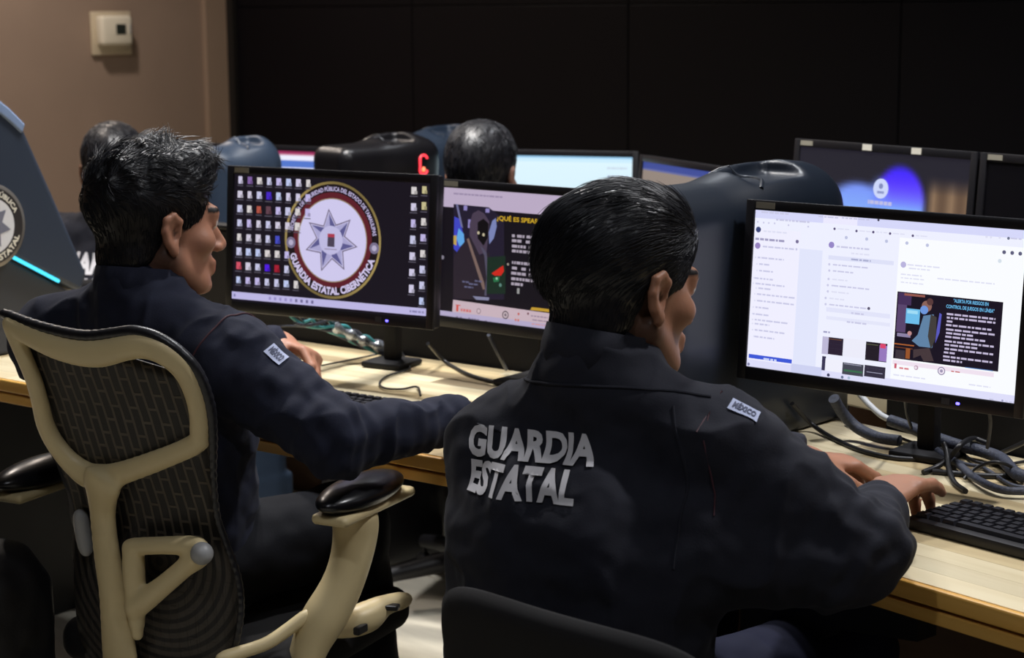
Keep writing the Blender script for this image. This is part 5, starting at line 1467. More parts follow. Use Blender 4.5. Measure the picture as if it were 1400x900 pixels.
def strand_mesh(V, Q, c, R, style, n, rs):
    """thin tapered locks lying on the hair cap, one mesh"""
    rg = np.random.default_rng(rs)
    N = vnormals(V, Q)
    q = Q[rg.integers(0, len(Q), n)]
    P = V[q].mean(1)
    Nn = N[q[:, 0]]
    loc = ((P - np.array(c)) @ R) / HEAD_S
    keep = np.einsum('ij,ij->i', Nn, P - (np.array(c) + R @ np.array([0, -0.012, 0.03]))) > 0
    P, Nn, loc = P[keep], Nn[keep], loc[keep]
    n = len(P)
    ln = np.full(n, 0.02)
    if style == 'tousled':
        top = np.clip((loc[:, 2] - 0.02) / 0.07, 0, 1)
        cl = np.stack([vnoise(loc + 5.1, 38), vnoise(loc + 9.7, 38), vnoise(loc + 2.3, 38)], 1)
        d = np.stack([0.25 * np.sign(loc[:, 0]) * (1 - top), 0.75 * top - 0.10, -0.9 * (1 - top) + 0.15 * top], 1)
        d += cl * (0.75 * top + 0.1)[:, None] + rg.normal(0, 0.10, (n, 3))
        ln = 0.012 + 0.030 * top * rg.uniform(0.6, 1.0, n)
        lift = 0.08 + 0.30 * top * np.clip(vnoise(loc + 4.4, 45) + 0.4, 0, 1)
        rad = 0.0009
    elif style == 'combed':
        d = np.stack([-0.55 - 0.2 * loc[:, 0] / 0.08, -0.75 + 0 * loc[:, 1], -0.25 - 6 * np.clip(-loc[:, 1], 0, 1)], 1)
        low = np.clip((0.03 - loc[:, 2]) / 0.05, 0, 1)
        d = d * (1 - low)[:, None] + np.array([0, -0.2, -1.0]) * low[:, None]
        d += rg.normal(0, 0.09, (n, 3))
        ln = 0.012 + 0.040 * (1 - low) * rg.uniform(0.6, 1.0, n)
        lift = 0.03 + 0.05 * rg.uniform(0, 1, n)
        rad = 0.0010
    else:
        d = np.stack([0.2 * np.sign(loc[:, 0]), -0.3 + 0 * loc[:, 1], -0.8 + 8 * np.clip(loc[:, 2] - 0.05, 0, 1)], 1) + rg.normal(0, 0.25, (n, 3))
        ln = 0.012 + 0.012 * rg.uniform(0, 1, n)
        lift = 0.15 * rg.uniform(0, 1, n)
        rad = 0.0011
    D = d @ R.T
    T = D - Nn * np.einsum('ij,ij->i', D, Nn)[:, None]
    T /= np.linalg.norm(T, axis=1)[:, None] + 1e-9
    B = np.cross(T, Nn)
    S = 4
    VV, FF = [], []
    base = 0
    for k in range(S):
        s = k / (S - 1)
        x = ln * s
        pos = P + T * x[:, None] + Nn * (0.0004 + lift * x * (1 - 0.5 * s) - (x ** 2) / 0.20)[:, None]
        r = rad * (1 - 0.8 * s)
        for a in range(3):
            an = 2 * PI * a / 3 + PI / 2
            VV.append(pos + B * (r * math.cos(an)) + Nn * (r * math.sin(an)))
    VV = np.stack(VV, 1)                       # n, S*3, 3
    loc_f = []
    for k in range(S - 1):
        for a in range(3):
            b = (a + 1) % 3
            loc_f.append([k * 3 + a, k * 3 + b, (k + 1) * 3 + b, (k + 1) * 3 + a])
    loc_f = np.array(loc_f)
    FF = (loc_f[None] + (np.arange(n) * S * 3)[:, None, None]).reshape(-1, 4)
    return VV.reshape(-1, 3), FF

def skin_cols(V, c, R, tone):
    loc = ((V - np.array(c)) @ R) / HEAD_S
    base = np.array(rgb(*tone))
    C = np.tile(base, (len(V), 1))
    C *= (1 + 0.07 * vnoise(V, 45))[:, None]
    near = np.linalg.norm(loc - np.array([0, 0.09, 0]), axis=1) < 0.09
    for s in (-1, 1):
        e = np.linalg.norm(loc - np.array([s * 0.031, 0.0815, 0.012]), axis=1)
        m = (e < 0.0138) & (loc[:, 1] > 0.086)
        C[m] = rgb(214, 206, 200)
        m2 = np.linalg.norm(loc - np.array([s * 0.031, 0.094, 0.011]), axis=1) < 0.006
        C[m2] = rgb(30, 20, 16)
        m3 = (np.abs(loc[:, 0] - s * 0.032) < 0.020) & (np.abs(loc[:, 2] - 0.033) < 0.0045) & (loc[:, 1] > 0.07)
        C[m3] = rgb(28, 22, 22)
    m = (np.abs(loc[:, 0]) < 0.024) & (np.abs(loc[:, 2] + 0.060) < 0.011) & (loc[:, 1] > 0.088)
    C[m] = np.array(rgb(tone[0], int(tone[1] * 0.72), int(tone[2] * 0.75)))
    # stubble / cropped hair shade at the nape and sideburn is part of the skin's own colour
    st = np.clip((0.03 - loc[:, 1]) / 0.03, 0, 1) * np.clip((loc[:, 2] + 0.10) / 0.05, 0, 1) * (np.linalg.norm(loc, axis=1) < 0.14)
    earm = (np.abs(loc[:, 0]) > 0.074)
    C = np.where((earm)[:, None], C, C * (1 - 0.75 * st)[:, None])
    return C

def person(label, P, tone=(150, 104, 80), cloth=None, trous=None, style='short', res=0.0045, strands=3000, hair_m=None, group=None, seed=1):
    """P: joints in world space"""
    cloth = cloth or M_cloth
    trous = trous or M_trous
    pel, chest, neck, hc, HR = (np.array(P[k], dtype=float) for k in ('pelvis', 'chest', 'neck', 'head', 'HR'))
    r = unit(np.array(P['shR']) - np.array(P['shL']))
    base = (float(pel[0]), float(pel[1]), 0.0)
    t = thing('person', label, 'person', base, 0, group)
    allp = [np.array(P[k], dtype=float) for k in P if k not in ('HR', 'handR', 'handL', 'bulk', 'drapeR', 'drapeL')]
    lo = np.min(allp, 0) - 0.24
    hi = np.max(allp, 0) + 0.24
    lo[2] = 0.0 - 0.02
    arms = [('shR', 'elR', 'wrR', 'handR'), ('shL', 'elL', 'wrL', 'handL')]
    # ---- body, one continuous skin
    g = Grid(lo, hi, res)
    mid = (np.array(P['shR']) + np.array(P['shL'])) / 2
    g.put(ecap(pel, chest, r, (0.13, 0.095), (0.13, 0.085)), 0.03)
    g.put(ecap(chest, mid - [0, 0, 0.03], r, (0.13, 0.085), (0.11, 0.055)), 0.03)
    head_prims(g, hc, HR)
    nk = hc + HR @ np.array([0, -0.022, -0.04])
    g.put(cap(nk, neck - [0, 0, 0.03], 0.053, 0.056), 0.025)
    g.put(cap(neck - [0, 0, 0.03], mid - [0, 0, 0.05], 0.056, 0.06), 0.03)
    for sh, el, wr, hd in arms:
        a, b, w = (np.array(P[k], dtype=float) for k in (sh, el, wr))
        g.put(cap(mid - [0, 0, 0.03], a, 0.05, 0.042), 0.02)
        g.put(cap(a, b, 0.042, 0.036), 0.02)
        g.put(cap(b, w, 0.036, 0.024), 0.015)
        if P.get(hd) is not None:
            Rh, curls, th = P[hd][:3]
            hand_prims(g, w, np.array(Rh), curls, th, P[hd][3] if len(P[hd]) > 3 else 1.0)
    for s in ('R', 'L'):
        hp, kn, an = (np.array(P[k + s], dtype=float) for k in ('hip', 'kn', 'an'))
        g.put(cap(hp, kn, 0.062, 0.045), 0.03)
        g.put(cap(kn, an, 0.045, 0.032), 0.02)
        g.put(ecap(an, np.array(P['toe' + s]) - [0, 0, 0.02], r, (0.028, 0.026), (0.034, 0.02)), 0.02)
    V, Q = g.mesh()
    mesh_ob('body', V, Q, M_skin, t, True, True, cols=skin_cols(V, hc, HR, tone))
    # ---- trousers
    g = Grid(lo, np.array([hi[0], hi[1], pel[2] + 0.35]), res * 1.3)
    g.put(ecap(pel - r * 0.06, pel + r * 0.06, [0, 0, 1], (0.105, 0.125), (0.105, 0.125)), 0.04)
    for s in ('R', 'L'):
        hp, kn, an = (np.array(P[k + s], dtype=float) for k in ('hip', 'kn', 'an'))
        g.put(cap(hp, kn, 0.096, 0.072), 0.03)
        g.put(cap(kn, an + unit(kn - an) * 0.03, 0.070, 0.058, cut=True), 0.03)
    V, Q = g.mesh()
    V = V + vnormals(V, Q) * (0.005 * vnoise(V, 16) + 0.003 * vnoise(V, 34))[:, None]
    mesh_ob('trousers', V, Q, trous, t, True, True)
    for s in ('R', 'L'):
        an, toe = np.array(P['an' + s], dtype=float), np.array(P['toe' + s], dtype=float)
        g2 = Grid(np.minimum(an, toe) - 0.12, np.maximum(an, toe) + 0.12, 0.006)
        d = unit([toe[0] - an[0], toe[1] - an[1], 0])
        sd = [-d[1], d[0], 0]
        hl = np.array([an[0], an[1], 0.045]) - d * 0.03
        g2.put(ecap(hl, [toe[0], toe[1], 0.035], sd, (0.040, 0.040), (0.046, 0.030)), 0.02)
        g2.put(cap([an[0], an[1], 0.05], an + [0, 0, 0.02], 0.046, 0.043), 0.02)
        g2.put(halfspace((0, 0, 0.004), (0, 0, -1), np.minimum(an, toe) - 0.2, np.maximum(an, toe) + 0.2), 0.004, 's')
        V, Q = g2.mesh()
        mesh_ob('shoe', V, Q, M_shoe, t, True, True)
    # ---- jacket
    g = Grid(lo, hi, res)
    bk = P.get('bulk', 1.0)
    hem = pel + unit(chest - pel) * -0.02
    g.put(ecap(hem, chest, r, (0.185 * bk, 0.140 * bk), (0.190 * bk, 0.128 * bk)), 0.04)
    g.put(ecap(chest, mid - [0, 0, 0.025], r, (0.190 * bk, 0.128 * bk), (0.150, 0.085)), 0.04)
    g.put(cap(mid - [0, 0, 0.02], neck - [0, 0, 0.015], 0.080, 0.066), 0.05)
    for sh, el, wr, hd in arms:
        a, b, w = (np.array(P[k], dtype=float) for k in (sh, el, wr))
        g.put(cap(neck - [0, 0, 0.03], a, 0.062, 0.066), 0.04)
        g.put(cap(a, b, 0.076, 0.058), 0.045)
        cu = w - unit(w - b) * 0.004
        g.put(cap(b, cu, 0.054, 0.036, cut=True), 0.025)
        dr = P.get('drape' + sh[-1])
        if dr is not None:                    # loose cloth hanging under the upper arm
            g.put(cap(dr[0], dr[1], dr[2], dr[3]), 0.05)
        cd = unit(w - b)
        g.put(cap(cu - cd * 0.045, cu, 0.0385, 0.0375, cut=True), 0.006)
    V, Q = g.mesh()
    N = vnormals(V, Q)
    disp = 0.0060 * vnoise(V, 11) + 0.0045 * vnoise(V * np.array([1, 1, 1.5]) + 3.3, 22) + 0.0014 * vnoise(V + 1.1, 55)
    rid = 1 - np.abs(vnoise(V * np.array([1, 1, 0.7]) + 7.7, 15))
    disp += 0.006 * (rid ** 4)
    for sh, el, wr, hd in arms:
        a, b, w = (np.array(P[k], dtype=float) for k in (sh, el, wr))
        for c0, ax, sg in ((b, unit(w - b), 0.075), (b, unit(b - a), 0.08), (a + (b - a) * 0.15, unit(b - a), 0.06), (w - unit(w - b) * 0.07, unit(w - b), 0.05)):
            q = V - c0
            ss = q @ ax + 0.010 * vnoise(V, 20)
            wgt = np.exp(-np.sum(q * q, 1) / (2 * sg * sg))
            disp += 0.0026 * wgt * np.sin(ss * 175 + 2 * vnoise(V, 9))
    V = V + N * disp[:, None]
    jk = mesh_ob('jacket', V, Q, cloth, t, True, True)
    bvh = bvh_of(V, Q)
    # collar: a standing band round the neck, open in front
    fwd = unit(np.cross([0, 0, 1], r))
    cz = unit(nk - (neck - np.array([0, 0, 0.03])) + np.array([0, 0, 0.02]))
    e1 = unit(r - cz * float(r @ cz))
    e2 = np.cross(cz, e1)
    cc = neck + np.array([0, 0, -0.008])
    CV, CF = [], []
    nn = 40
    for k in range(nn + 1):
        an = math.radians(-90 + 28) + (2 * PI - math.radians(56)) * k / nn
        an = an + PI
        dr = e1 * math.cos(an) + e2 * math.sin(an)
        for rad, hz in ((0.072, -0.020), (0.074, 0.012), (0.071, 0.040), (0.0665, 0.040), (0.068, 0.010), (0.066, -0.020)):
            wob = 0.0015 * math.sin(k * 1.7) + 0.001 * math.sin(k * 0.6)
            CV.append(cc + dr * (rad + wob) * (1.0 if abs(math.sin(an)) < 0.5 else 1.02) + cz * hz)
    for k in range(nn):
        for j in range(6):
            j2 = (j + 1) % 6
            CF.append([k * 6 + j, (k + 1) * 6 + j, (k + 1) * 6 + j2, k * 6 + j2])
    CF.append(list(range(6)))
    CF.append([nn * 6 + j for j in range(6)][::-1])
    o = mesh_ob('collar', CV, CF, cloth, jk, True, True)
    # ---- hair
    V, Q = hair_mesh(hc, HR, style)
    hm = hair_m or M_hair
    ho = mesh_ob('hair', V, Q, hm, t, True, True)
    if strands:
        SV, SF = strand_mesh(V, Q, hc, HR, style, strands, seed)
        so = mesh_ob('hair_strands', SV, SF, M_strand, ho, True, True)
        so['kind'] = 'stuff'
    return t, jk, bvh

def cloth_text(parent, bvh, lines, org, ex, ey, d, material, off=0.0030):
    """printed words laid on the cloth; lines: (text, x, y, width, height)"""
    obs = []
    for s, x, y, w, h in lines:
        V, T = text_mesh(s, 0.045)
        mx = max(v[0] for v in V)
        bm = bmesh.new()
        vs = [bm.verts.new((v[0] / mx * w + x, v[1] / 0.72 * h + y, 0)) for v in V]
        for tr in T:
            try:
                bm.faces.new([vs[i] for i in tr])
            except ValueError:
                pass
        for _ in range(5):
            lg = [e for e in bm.edges if e.calc_length() > 0.0055]
            if lg:
                bmesh.ops.subdivide_edges(bm, edges=lg, cuts=1)
                bmesh.ops.triangulate(bm, faces=bm.faces[:])
        bm.verts.index_update()
        pts = [(v.co.x, v.co.y) for v in bm.verts]
        Fc = [[v.index for v in f.verts] for f in bm.faces]
        bm.free()
        W3 = conform(pts, org, ex, ey, d, bvh, off)
        n = len(W3)
        dd = Vector(d).normalized()
        back = [tuple(Vector(q) + dd * 0.004) for q in W3]
        o = mesh_ob('printed_word', W3, Fc, material, parent, True, True)
        obs.append(o)
    return obs
def seam(parent, bvh, name, pts2d, org, ex, ey, d, rad, material, off=0.0005):
    W3 = conform(pts2d, org, ex, ey, d, bvh, off)
    return MB().tube(W3, rad, 6).build(name, material, parent, True, True)
def sleeve_patch(parent, bvh, c, ex, ey, d, w, h, word):
    nx, ny = 8, 5
    pts = [((i / nx - 0.5) * w, (j / ny - 0.5) * h) for j in range(ny + 1) for i in range(nx + 1)]
    W3 = conform(pts, c, ex, ey, d, bvh, 0.0022)
    Fc = [[j * (nx + 1) + i, j * (nx + 1) + i + 1, (j + 1) * (nx + 1) + i + 1, (j + 1) * (nx + 1) + i] for j in range(ny) for i in range(nx)]
    pa = mesh_ob('sleeve_patch', W3, Fc, M_patch, parent, True, True)
    pts2 = [((i / nx - 0.5) * w * 0.84, (j / ny - 0.5) * h * 0.62) for j in range(ny + 1) for i in range(nx + 1)]
    W3 = conform(pts2, c, ex, ey, d, bvh, 0.0028)
    return pa
def ring_piping(parent, bvh, c, ax, rad, a0, a1, material):
    """thin piping round an armhole"""
    ax = Vector(ax).normalized()
    x = ax.orthogonal().normalized()
    y = ax.cross(x)
    upv = Vector((0, 0, 1))
    x = (upv - ax * upv.dot(ax)).normalized()
    y = ax.cross(x)
    pts = []
    for k in range(41):
        a = math.radians(a0 + (a1 - a0) * k / 40)
        dr = x * math.cos(a) + y * math.sin(a)
        hit = bvh.ray_cast(Vector(c) + dr * 0.25, -dr, 0.3)
        if hit[0] is not None:
            pts.append(hit[0] + dr * 0.0008)
    return MB().tube(pts, rad, 6).build('piping', material, parent, True, True)

# ================================================================== chairs
M_rim = mat('chair_black_rim', rgb(30, 30, 34), 0.35, spec=0.5)
M_pad = mat('armrest_black_vinyl', rgb(20, 20, 24), 0.28, spec=0.5)
M_seatfab = mat('black_chair_fabric', rgb(30, 29, 30), 0.85, spec=0.2, bump=(500, 0.3, 0.0008))
def slot_mat():
    m = bpy.data.materials.new('slotted_membrane')
    m.use_nodes = True
    nt = m.node_tree
    b = nt.nodes['Principled BSDF']
    b.inputs['Roughness'].default_value = 0.6
    uv = nt.nodes.new('ShaderNodeUVMap')
    uv.uv_map = 'UVMap'
    mp = nt.nodes.new('ShaderNodeMapping')
    mp.inputs['Rotation'].default_value = (0, 0, PI / 2)
    nt.links.new(uv.outputs[0], mp.inputs[0])
    br = nt.nodes.new('ShaderNodeTexBrick')
    br.inputs['Color1'].default_value = (*rgb(22, 20, 20), 1)
    br.inputs['Color2'].default_value = (*rgb(28, 25, 24), 1)
    br.inputs['Mortar'].default_value = (*rgb(86, 78, 68), 1)
    br.inputs['Scale'].default_value = 1.0
    br.inputs['Mortar Size'].default_value = 0.0028
    br.inputs['Mortar Smooth'].default_value = 0.3
    br.inputs['Brick Width'].default_value = 0.050
    br.inputs['Row Height'].default_value = 0.0175
    nt.links.new(mp.outputs[0], br.inputs['Vector'])
    # lower part: rings of slots round the seat joint
    dist = nt.nodes.new('ShaderNodeVectorMath')
    dist.operation = 'DISTANCE'
    dist.inputs[1].default_value = (0.02, 0.60, 0.0)
    nt.links.new(uv.outputs[0], dist.inputs[0])
    sn = nt.nodes.new('ShaderNodeMath')
    sn.operation = 'SINE'
    ms = nt.nodes.new('ShaderNodeMath')
    ms.operation = 'MULTIPLY'
    ms.inputs[1].default_value = 2 * PI / 0.0165
    nt.links.new(dist.outputs['Value'], ms.inputs[0])
    nt.links.new(ms.outputs[0], sn.inputs[0])
    rp = nt.nodes.new('ShaderNodeMapRange')
    rp.inputs['From Min'].default_value = -0.2
    rp.inputs['From Max'].default_value = 0.5
    nt.links.new(sn.outputs[0], rp.inputs['Value'])
    mc = nt.nodes.new('ShaderNodeMix')
    mc.data_type = 'RGBA'
    mc.inputs[6].default_value = (*rgb(66, 60, 54), 1)
    mc.inputs[7].default_value = (*rgb(24, 22, 22), 1)
    nt.links.new(rp.outputs[0], mc.inputs[0])
    sp = nt.nodes.new('ShaderNodeSeparateXYZ')
    nt.links.new(uv.outputs[0], sp.inputs[0])
    rz = nt.nodes.new('ShaderNodeMapRange')
    rz.inputs['From Min'].default_value = 0.635
    rz.inputs['From Max'].default_value = 0.645
    nt.links.new(sp.outputs['Y'], rz.inputs['Value'])
    mx = nt.nodes.new('ShaderNodeMix')
    mx.data_type = 'RGBA'
    nt.links.new(rz.outputs[0], mx.inputs[0])
    nt.links.new(mc.outputs[2], mx.inputs[6])
    nt.links.new(br.outputs['Color'], mx.inputs[7])
    nt.links.new(mx.outputs[2], b.inputs['Base Color'])
    bp = nt.nodes.new('ShaderNodeBump')
    bp.inputs['Distance'].default_value = 0.003
    bp.inputs['Strength'].default_value = 0.6
    nt.links.new(br.outputs['Fac'], bp.inputs['Height'])
    nt.links.new(bp.outputs[0], b.inputs['Normal'])
    return m
M_slot = slot_mat()

NC = np.array([0.45001, 0.89302, 0.0])
RC = np.array([0.89302, -0.45001, 0.0])
OC = np.array([-0.6355, 2.82, 0.8693])
def sdf_paths(paths, k=0.012, h=0.0035, flat=None):
    pts = np.array([q[:3] for p in paths for q in p])
    g = Grid(pts.min(0) - 0.06, pts.max(0) + 0.06, h)
    for p in paths:
        if len(p) > 2:                        # even out the run of points
            sp = spline([q[:3] for q in p], 4)
            rs = [p[min(i // 4, len(p) - 1)][3] * (1 - (i % 4) / 4) + p[min(i // 4 + 1, len(p) - 1)][3] * ((i % 4) / 4) for i in range(len(sp))]
            p = [(q.x, q.y, q.z, r_) for q, r_ in zip(sp, rs)]
        if len(p) == 1:
            g.put(ell(p[0][:3], (p[0][3],) * 3), k)
        for a, b in zip(p[:-1], p[1:]):
            g.put(cap(a[:3], b[:3], a[3], b[3]) if flat is None else ecap(a[:3], b[:3], flat, (min(a[3], 0.011), a[3]), (min(b[3], 0.011), b[3])), k)
    return g
seat_c = OC + NC * 0.33
chair1 = thing('office_chair', 'cream framed office chair with slotted black mesh back, man with sleeve patch seated', 'chair',
               (float(seat_c[0]), float(seat_c[1]), 0), 0, 'office chairs')
V, Q = sdf_paths([CH['top'], CH['lower'], CH['left'], CH['spine']], 0.010, flat=-NC).mesh()
bf = mesh_ob('back_frame', V, Q, M_cream, chair1, True, True)
V, Q = sdf_paths([CH['rim']], 0.006, 0.003).mesh()
mesh_ob('back_rim', V, Q, M_rim, chair1, True, True)
V, Q = sdf_paths([CH['bracket'], CH['bracket_post'], CH['bracket_diag']], 0.010).mesh()
mesh_ob('lumbar_bracket', V, Q, M_cream, bf, True, True)
V, Q = sdf_paths([CH['knob']], 0.005, 0.003).mesh()
mesh_ob('lumbar_knob', V, Q, M_lightgrey, bf, True, True)
V, Q = sdf_paths([CH['knob_left']], 0.005, 0.003).mesh()
mesh_ob('lumbar_knob', V, Q, M_lightgrey, bf, True, True)
# slotted membrane: rows of points, given a thickness towards the sitter
rows = np.array(CH['membrane'])
nr, ncp = rows.shape[:2]
fine = []
for i in range(nr - 1):                       # smooth between rows
    for s in (0, 0.5):
        fine.append(rows[i] * (1 - s) + rows[i + 1] * s)
fine.append(rows[-1])
fine = np.array(fine)
nr = len(fine)
front = fine.reshape(-1, 3)
backp = front + NC * 0.005
V = np.concatenate([front, backp])
Fc = []
def gi(i, j, o=0):
    return o + i * ncp + j
oo = nr * ncp
for i in range(nr - 1):
    for j in range(ncp - 1):
        Fc.append([gi(i, j), gi(i + 1, j), gi(i + 1, j + 1), gi(i, j + 1)])
        Fc.append([gi(i, j + 1, oo), gi(i + 1, j + 1, oo), gi(i + 1, j, oo), gi(i, j, oo)])
for i in range(nr - 1):
    for j in (0, ncp - 1):
        Fc.append([gi(i, j), gi(i, j, oo), gi(i + 1, j, oo), gi(i + 1, j)])
for j in range(ncp - 1):
    for i in (0, nr - 1):
        Fc.append([gi(i, j), gi(i, j + 1), gi(i, j + 1, oo), gi(i, j, oo)])
mem = mesh_ob('mesh_back', V, Fc, M_slot, chair1, True, True)
uvl = mem.data.uv_layers.new(name='UVMap')
uu = (V - OC) @ RC
vv = V[:, 2]
for lp in mem.data.loops:
    uvl.data[lp.index].uv = (uu[lp.vertex_index], vv[lp.vertex_index])
# arms
def arm(side):
    """the built arm is on the sitter's right; the left one is its mirror image"""
    def mir(p):
        q = np.array(p[:3])
        if side < 0:
            d = (q - OC) @ RC
            q = q - RC * (2 * d) + RC * 0.085
        return (*q, p[3])
    po = [mir(p) for p in CH['post']]
    V, Q = sdf_paths([po], 0.02).mesh()
    a = mesh_ob('arm_post', V, Q, M_cream, chair1, True, True)
    pc = np.mean([mir(p)[:3] for p in CH['pad']], 0)
    pc[2] = 0.700
    if side < 0:
        pc = pc - RC * 0.11 - NC * 0.07 - np.array([0, 0, 0.015])
    R = np.stack([RC, NC, [0, 0, 1]], 1)
    g = Grid(pc - 0.17, pc + 0.17, 0.0035)
    g.put(ell(pc + np.array([0, 0, 0.004]), (0.047, 0.118, 0.026), R), 0.01)
    V, Q = g.mesh()
    mesh_ob('arm_pad', V, Q, M_pad, a, True, True)
    g = Grid(pc - 0.17, pc + 0.17, 0.0035)
    g.put(rbox(pc + np.array([0, 0, -0.022]) + NC * 0.012, (0.034, 0.115, 0.009), 0.008, R), 0.004)
    V, Q = g.mesh()
    mesh_ob('pad_plate', V, Q, M_cream, a, True, True)
arm(1)
arm(-1)
V, Q = sdf_paths([CH['arc'], CH['wing']], 0.012).mesh()
mesh_ob('seat_side_frame', V, Q, M_cream, chair1, True, True)
R = np.stack([RC, NC, [0, 0, 1]], 1)
w0 = np.array(CH['wing'][1][:3])
MB().box((0, 0, 0), (0.012, 0.03, 0.014), bevel=0.003, M=Matrix.Translation(Vector(w0) + Vector((0.012, -0.028, -0.004))) @ Matrix.Rotation(-0.5, 4, 'Z')).build('slot', M_blackpl, chair1, False, True)
w0 = np.array(CH['wing'][3][:3])
MB().box((0, 0, 0), (0.034, 0.02, 0.009), bevel=0.003, M=Matrix.Translation(Vector(w0) + Vector((0.010, -0.014, 0.002))) @ Matrix.Rotation(-0.2, 4, 'Z')).build('slot', M_blackpl, chair1, False, True)
def seat_and_base(root, c, r, n, top, half, mseat, mbase, name='seat', spin=0.4):
    """seat cushion, column, five-star foot and castors under point c"""
    g = Grid((c[0] - 0.36, c[1] - 0.36, top - 0.12), (c[0] + 0.36, c[1] + 0.36, top + 0.06), 0.006)
    g.put(rbox((c[0], c[1], top - 0.04), (half[0], half[1], 0.04), 0.035, np.stack([r, n, [0, 0, 1]], 1)), 0.01)
    V, Q = g.mesh()
    mesh_ob(name, V, Q, mseat, root, True, True)
    MB().lathe([(0.025, 0.10), (0.025, 0.28), (0.045, 0.285), (0.045, top - 0.082)], 20, Matrix.Translation((c[0], c[1], 0))).build('column', M_blackpl, root, True, True)
    for k in range(5):
        a = 2 * PI * k / 5 + spin
        e = Vector((c[0] + 0.29 * math.cos(a), c[1] + 0.29 * math.sin(a), 0.085))
        MB().tube([(c[0], c[1], 0.12), ((c[0] + e.x) / 2, (c[1] + e.y) / 2, 0.105), e], [0.03, 0.026, 0.018], 10).build('base_leg', mbase, root, True, True)
        MB().lathe([(0.004, -0.011), (0.022, -0.011), (0.0275, -0.006), (0.0275, 0.006), (0.022, 0.011), (0.004, 0.011)], 18,
                   Matrix.Translation((e.x, e.y, 0.0285)) @ Matrix.Rotation(a, 4, 'Z') @ Matrix.Rotation(PI / 2, 4, 'X')).build('castor', M_blackpl, root, True, True)
        MB().tube([(e.x, e.y, 0.05), (e.x, e.y, 0.09)], 0.009, 8).build('castor_stem', M_steel, root, True, True)
seat_and_base(chair1, seat_c, RC, NC, 0.455, (0.235, 0.22), M_seatfab, M_cream)

def black_chair(label, pc, n, top, arms=False, group='office chairs', spin=0.4):
    """low black back shell; pc = middle of the back at its rear face"""
    n = unit([n[0], n[1], 0])
    r = np.array([n[1], -n[0], 0])
    pc = np.array([pc[0], pc[1], 0.0])
    sc_ = pc + n * 0.27
    t = thing('office_chair', label, 'chair', (float(sc_[0]), float(sc_[1]), 0), 0, group)
    # curved back shell, built as a grid with thickness
    hw, zb = 0.225, 0.50
    nu, nv = 28, 22
    def surf(u, v, off):
        x = u * hw
        z = zb + (top - zb) * v
        w = -0.45 * x * x
        lean = -0.10 * (v - 0.0) * (top - zb)
        return pc + r * x + np.array([0, 0, z]) + n * (-w + lean + off + 0.012 * math.sin(PI * v))
    front, back = [], []
    for j in range(nv + 1):
        v = j / nv
        for i in range(nu + 1):
            u = -1 + 2 * i / nu
            # squircle outline: pull corners in
            uu, vv = u, v * 2 - 1
            k = (abs(uu) ** 5 + abs(vv) ** 5) ** 0.2 / max(abs(uu), abs(vv), 1e-6) if max(abs(uu), abs(vv)) > 1e-5 else 1.0
            uu, vv = uu / k, vv / k
            edge = max(abs(u), abs(v * 2 - 1))
            th = 0.022 * math.sqrt(max(0.0, 1 - edge ** 8)) + 0.004
            front.append(surf(uu, (vv + 1) / 2, -th))
            back.append(surf(uu, (vv + 1) / 2, th * 0.7))
    V = np.array(front + back)
    o2 = len(front)
    Fc = []
    idx = lambda i, j, o=0: o + j * (nu + 1) + i
    for j in range(nv):
        for i in range(nu):
            Fc.append([idx(i, j), idx(i + 1, j), idx(i + 1, j + 1), idx(i, j + 1)])
            Fc.append([idx(i, j + 1, o2), idx(i + 1, j + 1, o2), idx(i + 1, j, o2), idx(i, j, o2)])
    for i in range(nu):
        Fc.append([idx(i, 0), idx(i, 0, o2), idx(i + 1, 0, o2), idx(i + 1, 0)])
        Fc.append([idx(i, nv), idx(i + 1, nv), idx(i + 1, nv, o2), idx(i, nv, o2)])
    for j in range(nv):
        Fc.append([idx(0, j), idx(0, j + 1), idx(0, j + 1, o2), idx(0, j, o2)])
        Fc.append([idx(nu, j), idx(nu, j, o2), idx(nu, j + 1, o2), idx(nu, j + 1)])
    mesh_ob('backrest', V, Fc, M_seatfab, t, True, True)
    b0 = pc + np.array([0, 0, 0.58]) - n * 0.03
    MB().tube(spline([tuple(b0), tuple(pc - n * 0.035 + np.array([0, 0, 0.46])), tuple(pc + n * 0.06 + np.array([0, 0, 0.385])), tuple(sc_ + np.array([0, 0, 0.385]))], 6), 0.016, 10).build('back_bar', M_blackpl, t, True, True)
    if arms:
        for s in (-1, 1):
            a0 = pc + r * s * 0.262 + n * 0.10
            pts = spline([tuple(pc + r * s * 0.215 + n * 0.15 + np.array([0, 0, 0.43])), tuple(a0 + r * s * 0.01 + np.array([0, 0, 0.45])), tuple(a0 + r * s * 0.005 + np.array([0, 0, 0.60])), tuple(a0 + n * 0.02 + np.array([0, 0, 0.685]))], 6)
            ar = MB().tube(pts, 0.017, 10).build('arm_post', M_blackpl, t, True, True)
            g = Grid(a0 + np.array([-0.2, -0.2, 0.6]), a0 + np.array([0.2, 0.2, 0.8]), 0.005)
            g.put(rbox(a0 + n * 0.03 + np.array([0, 0, 0.70]), (0.035, 0.11, 0.016), 0.014, np.stack([r, n, [0, 0, 1]], 1)), 0.004)
            V, Q = g.mesh()
            mesh_ob('arm_pad', V, Q, M_pad, ar, True, True)
    seat_and_base(t, sc_, r, n, 0.455, (0.225, 0.22), M_seatfab, M_blackpl, spin=spin)
    return t

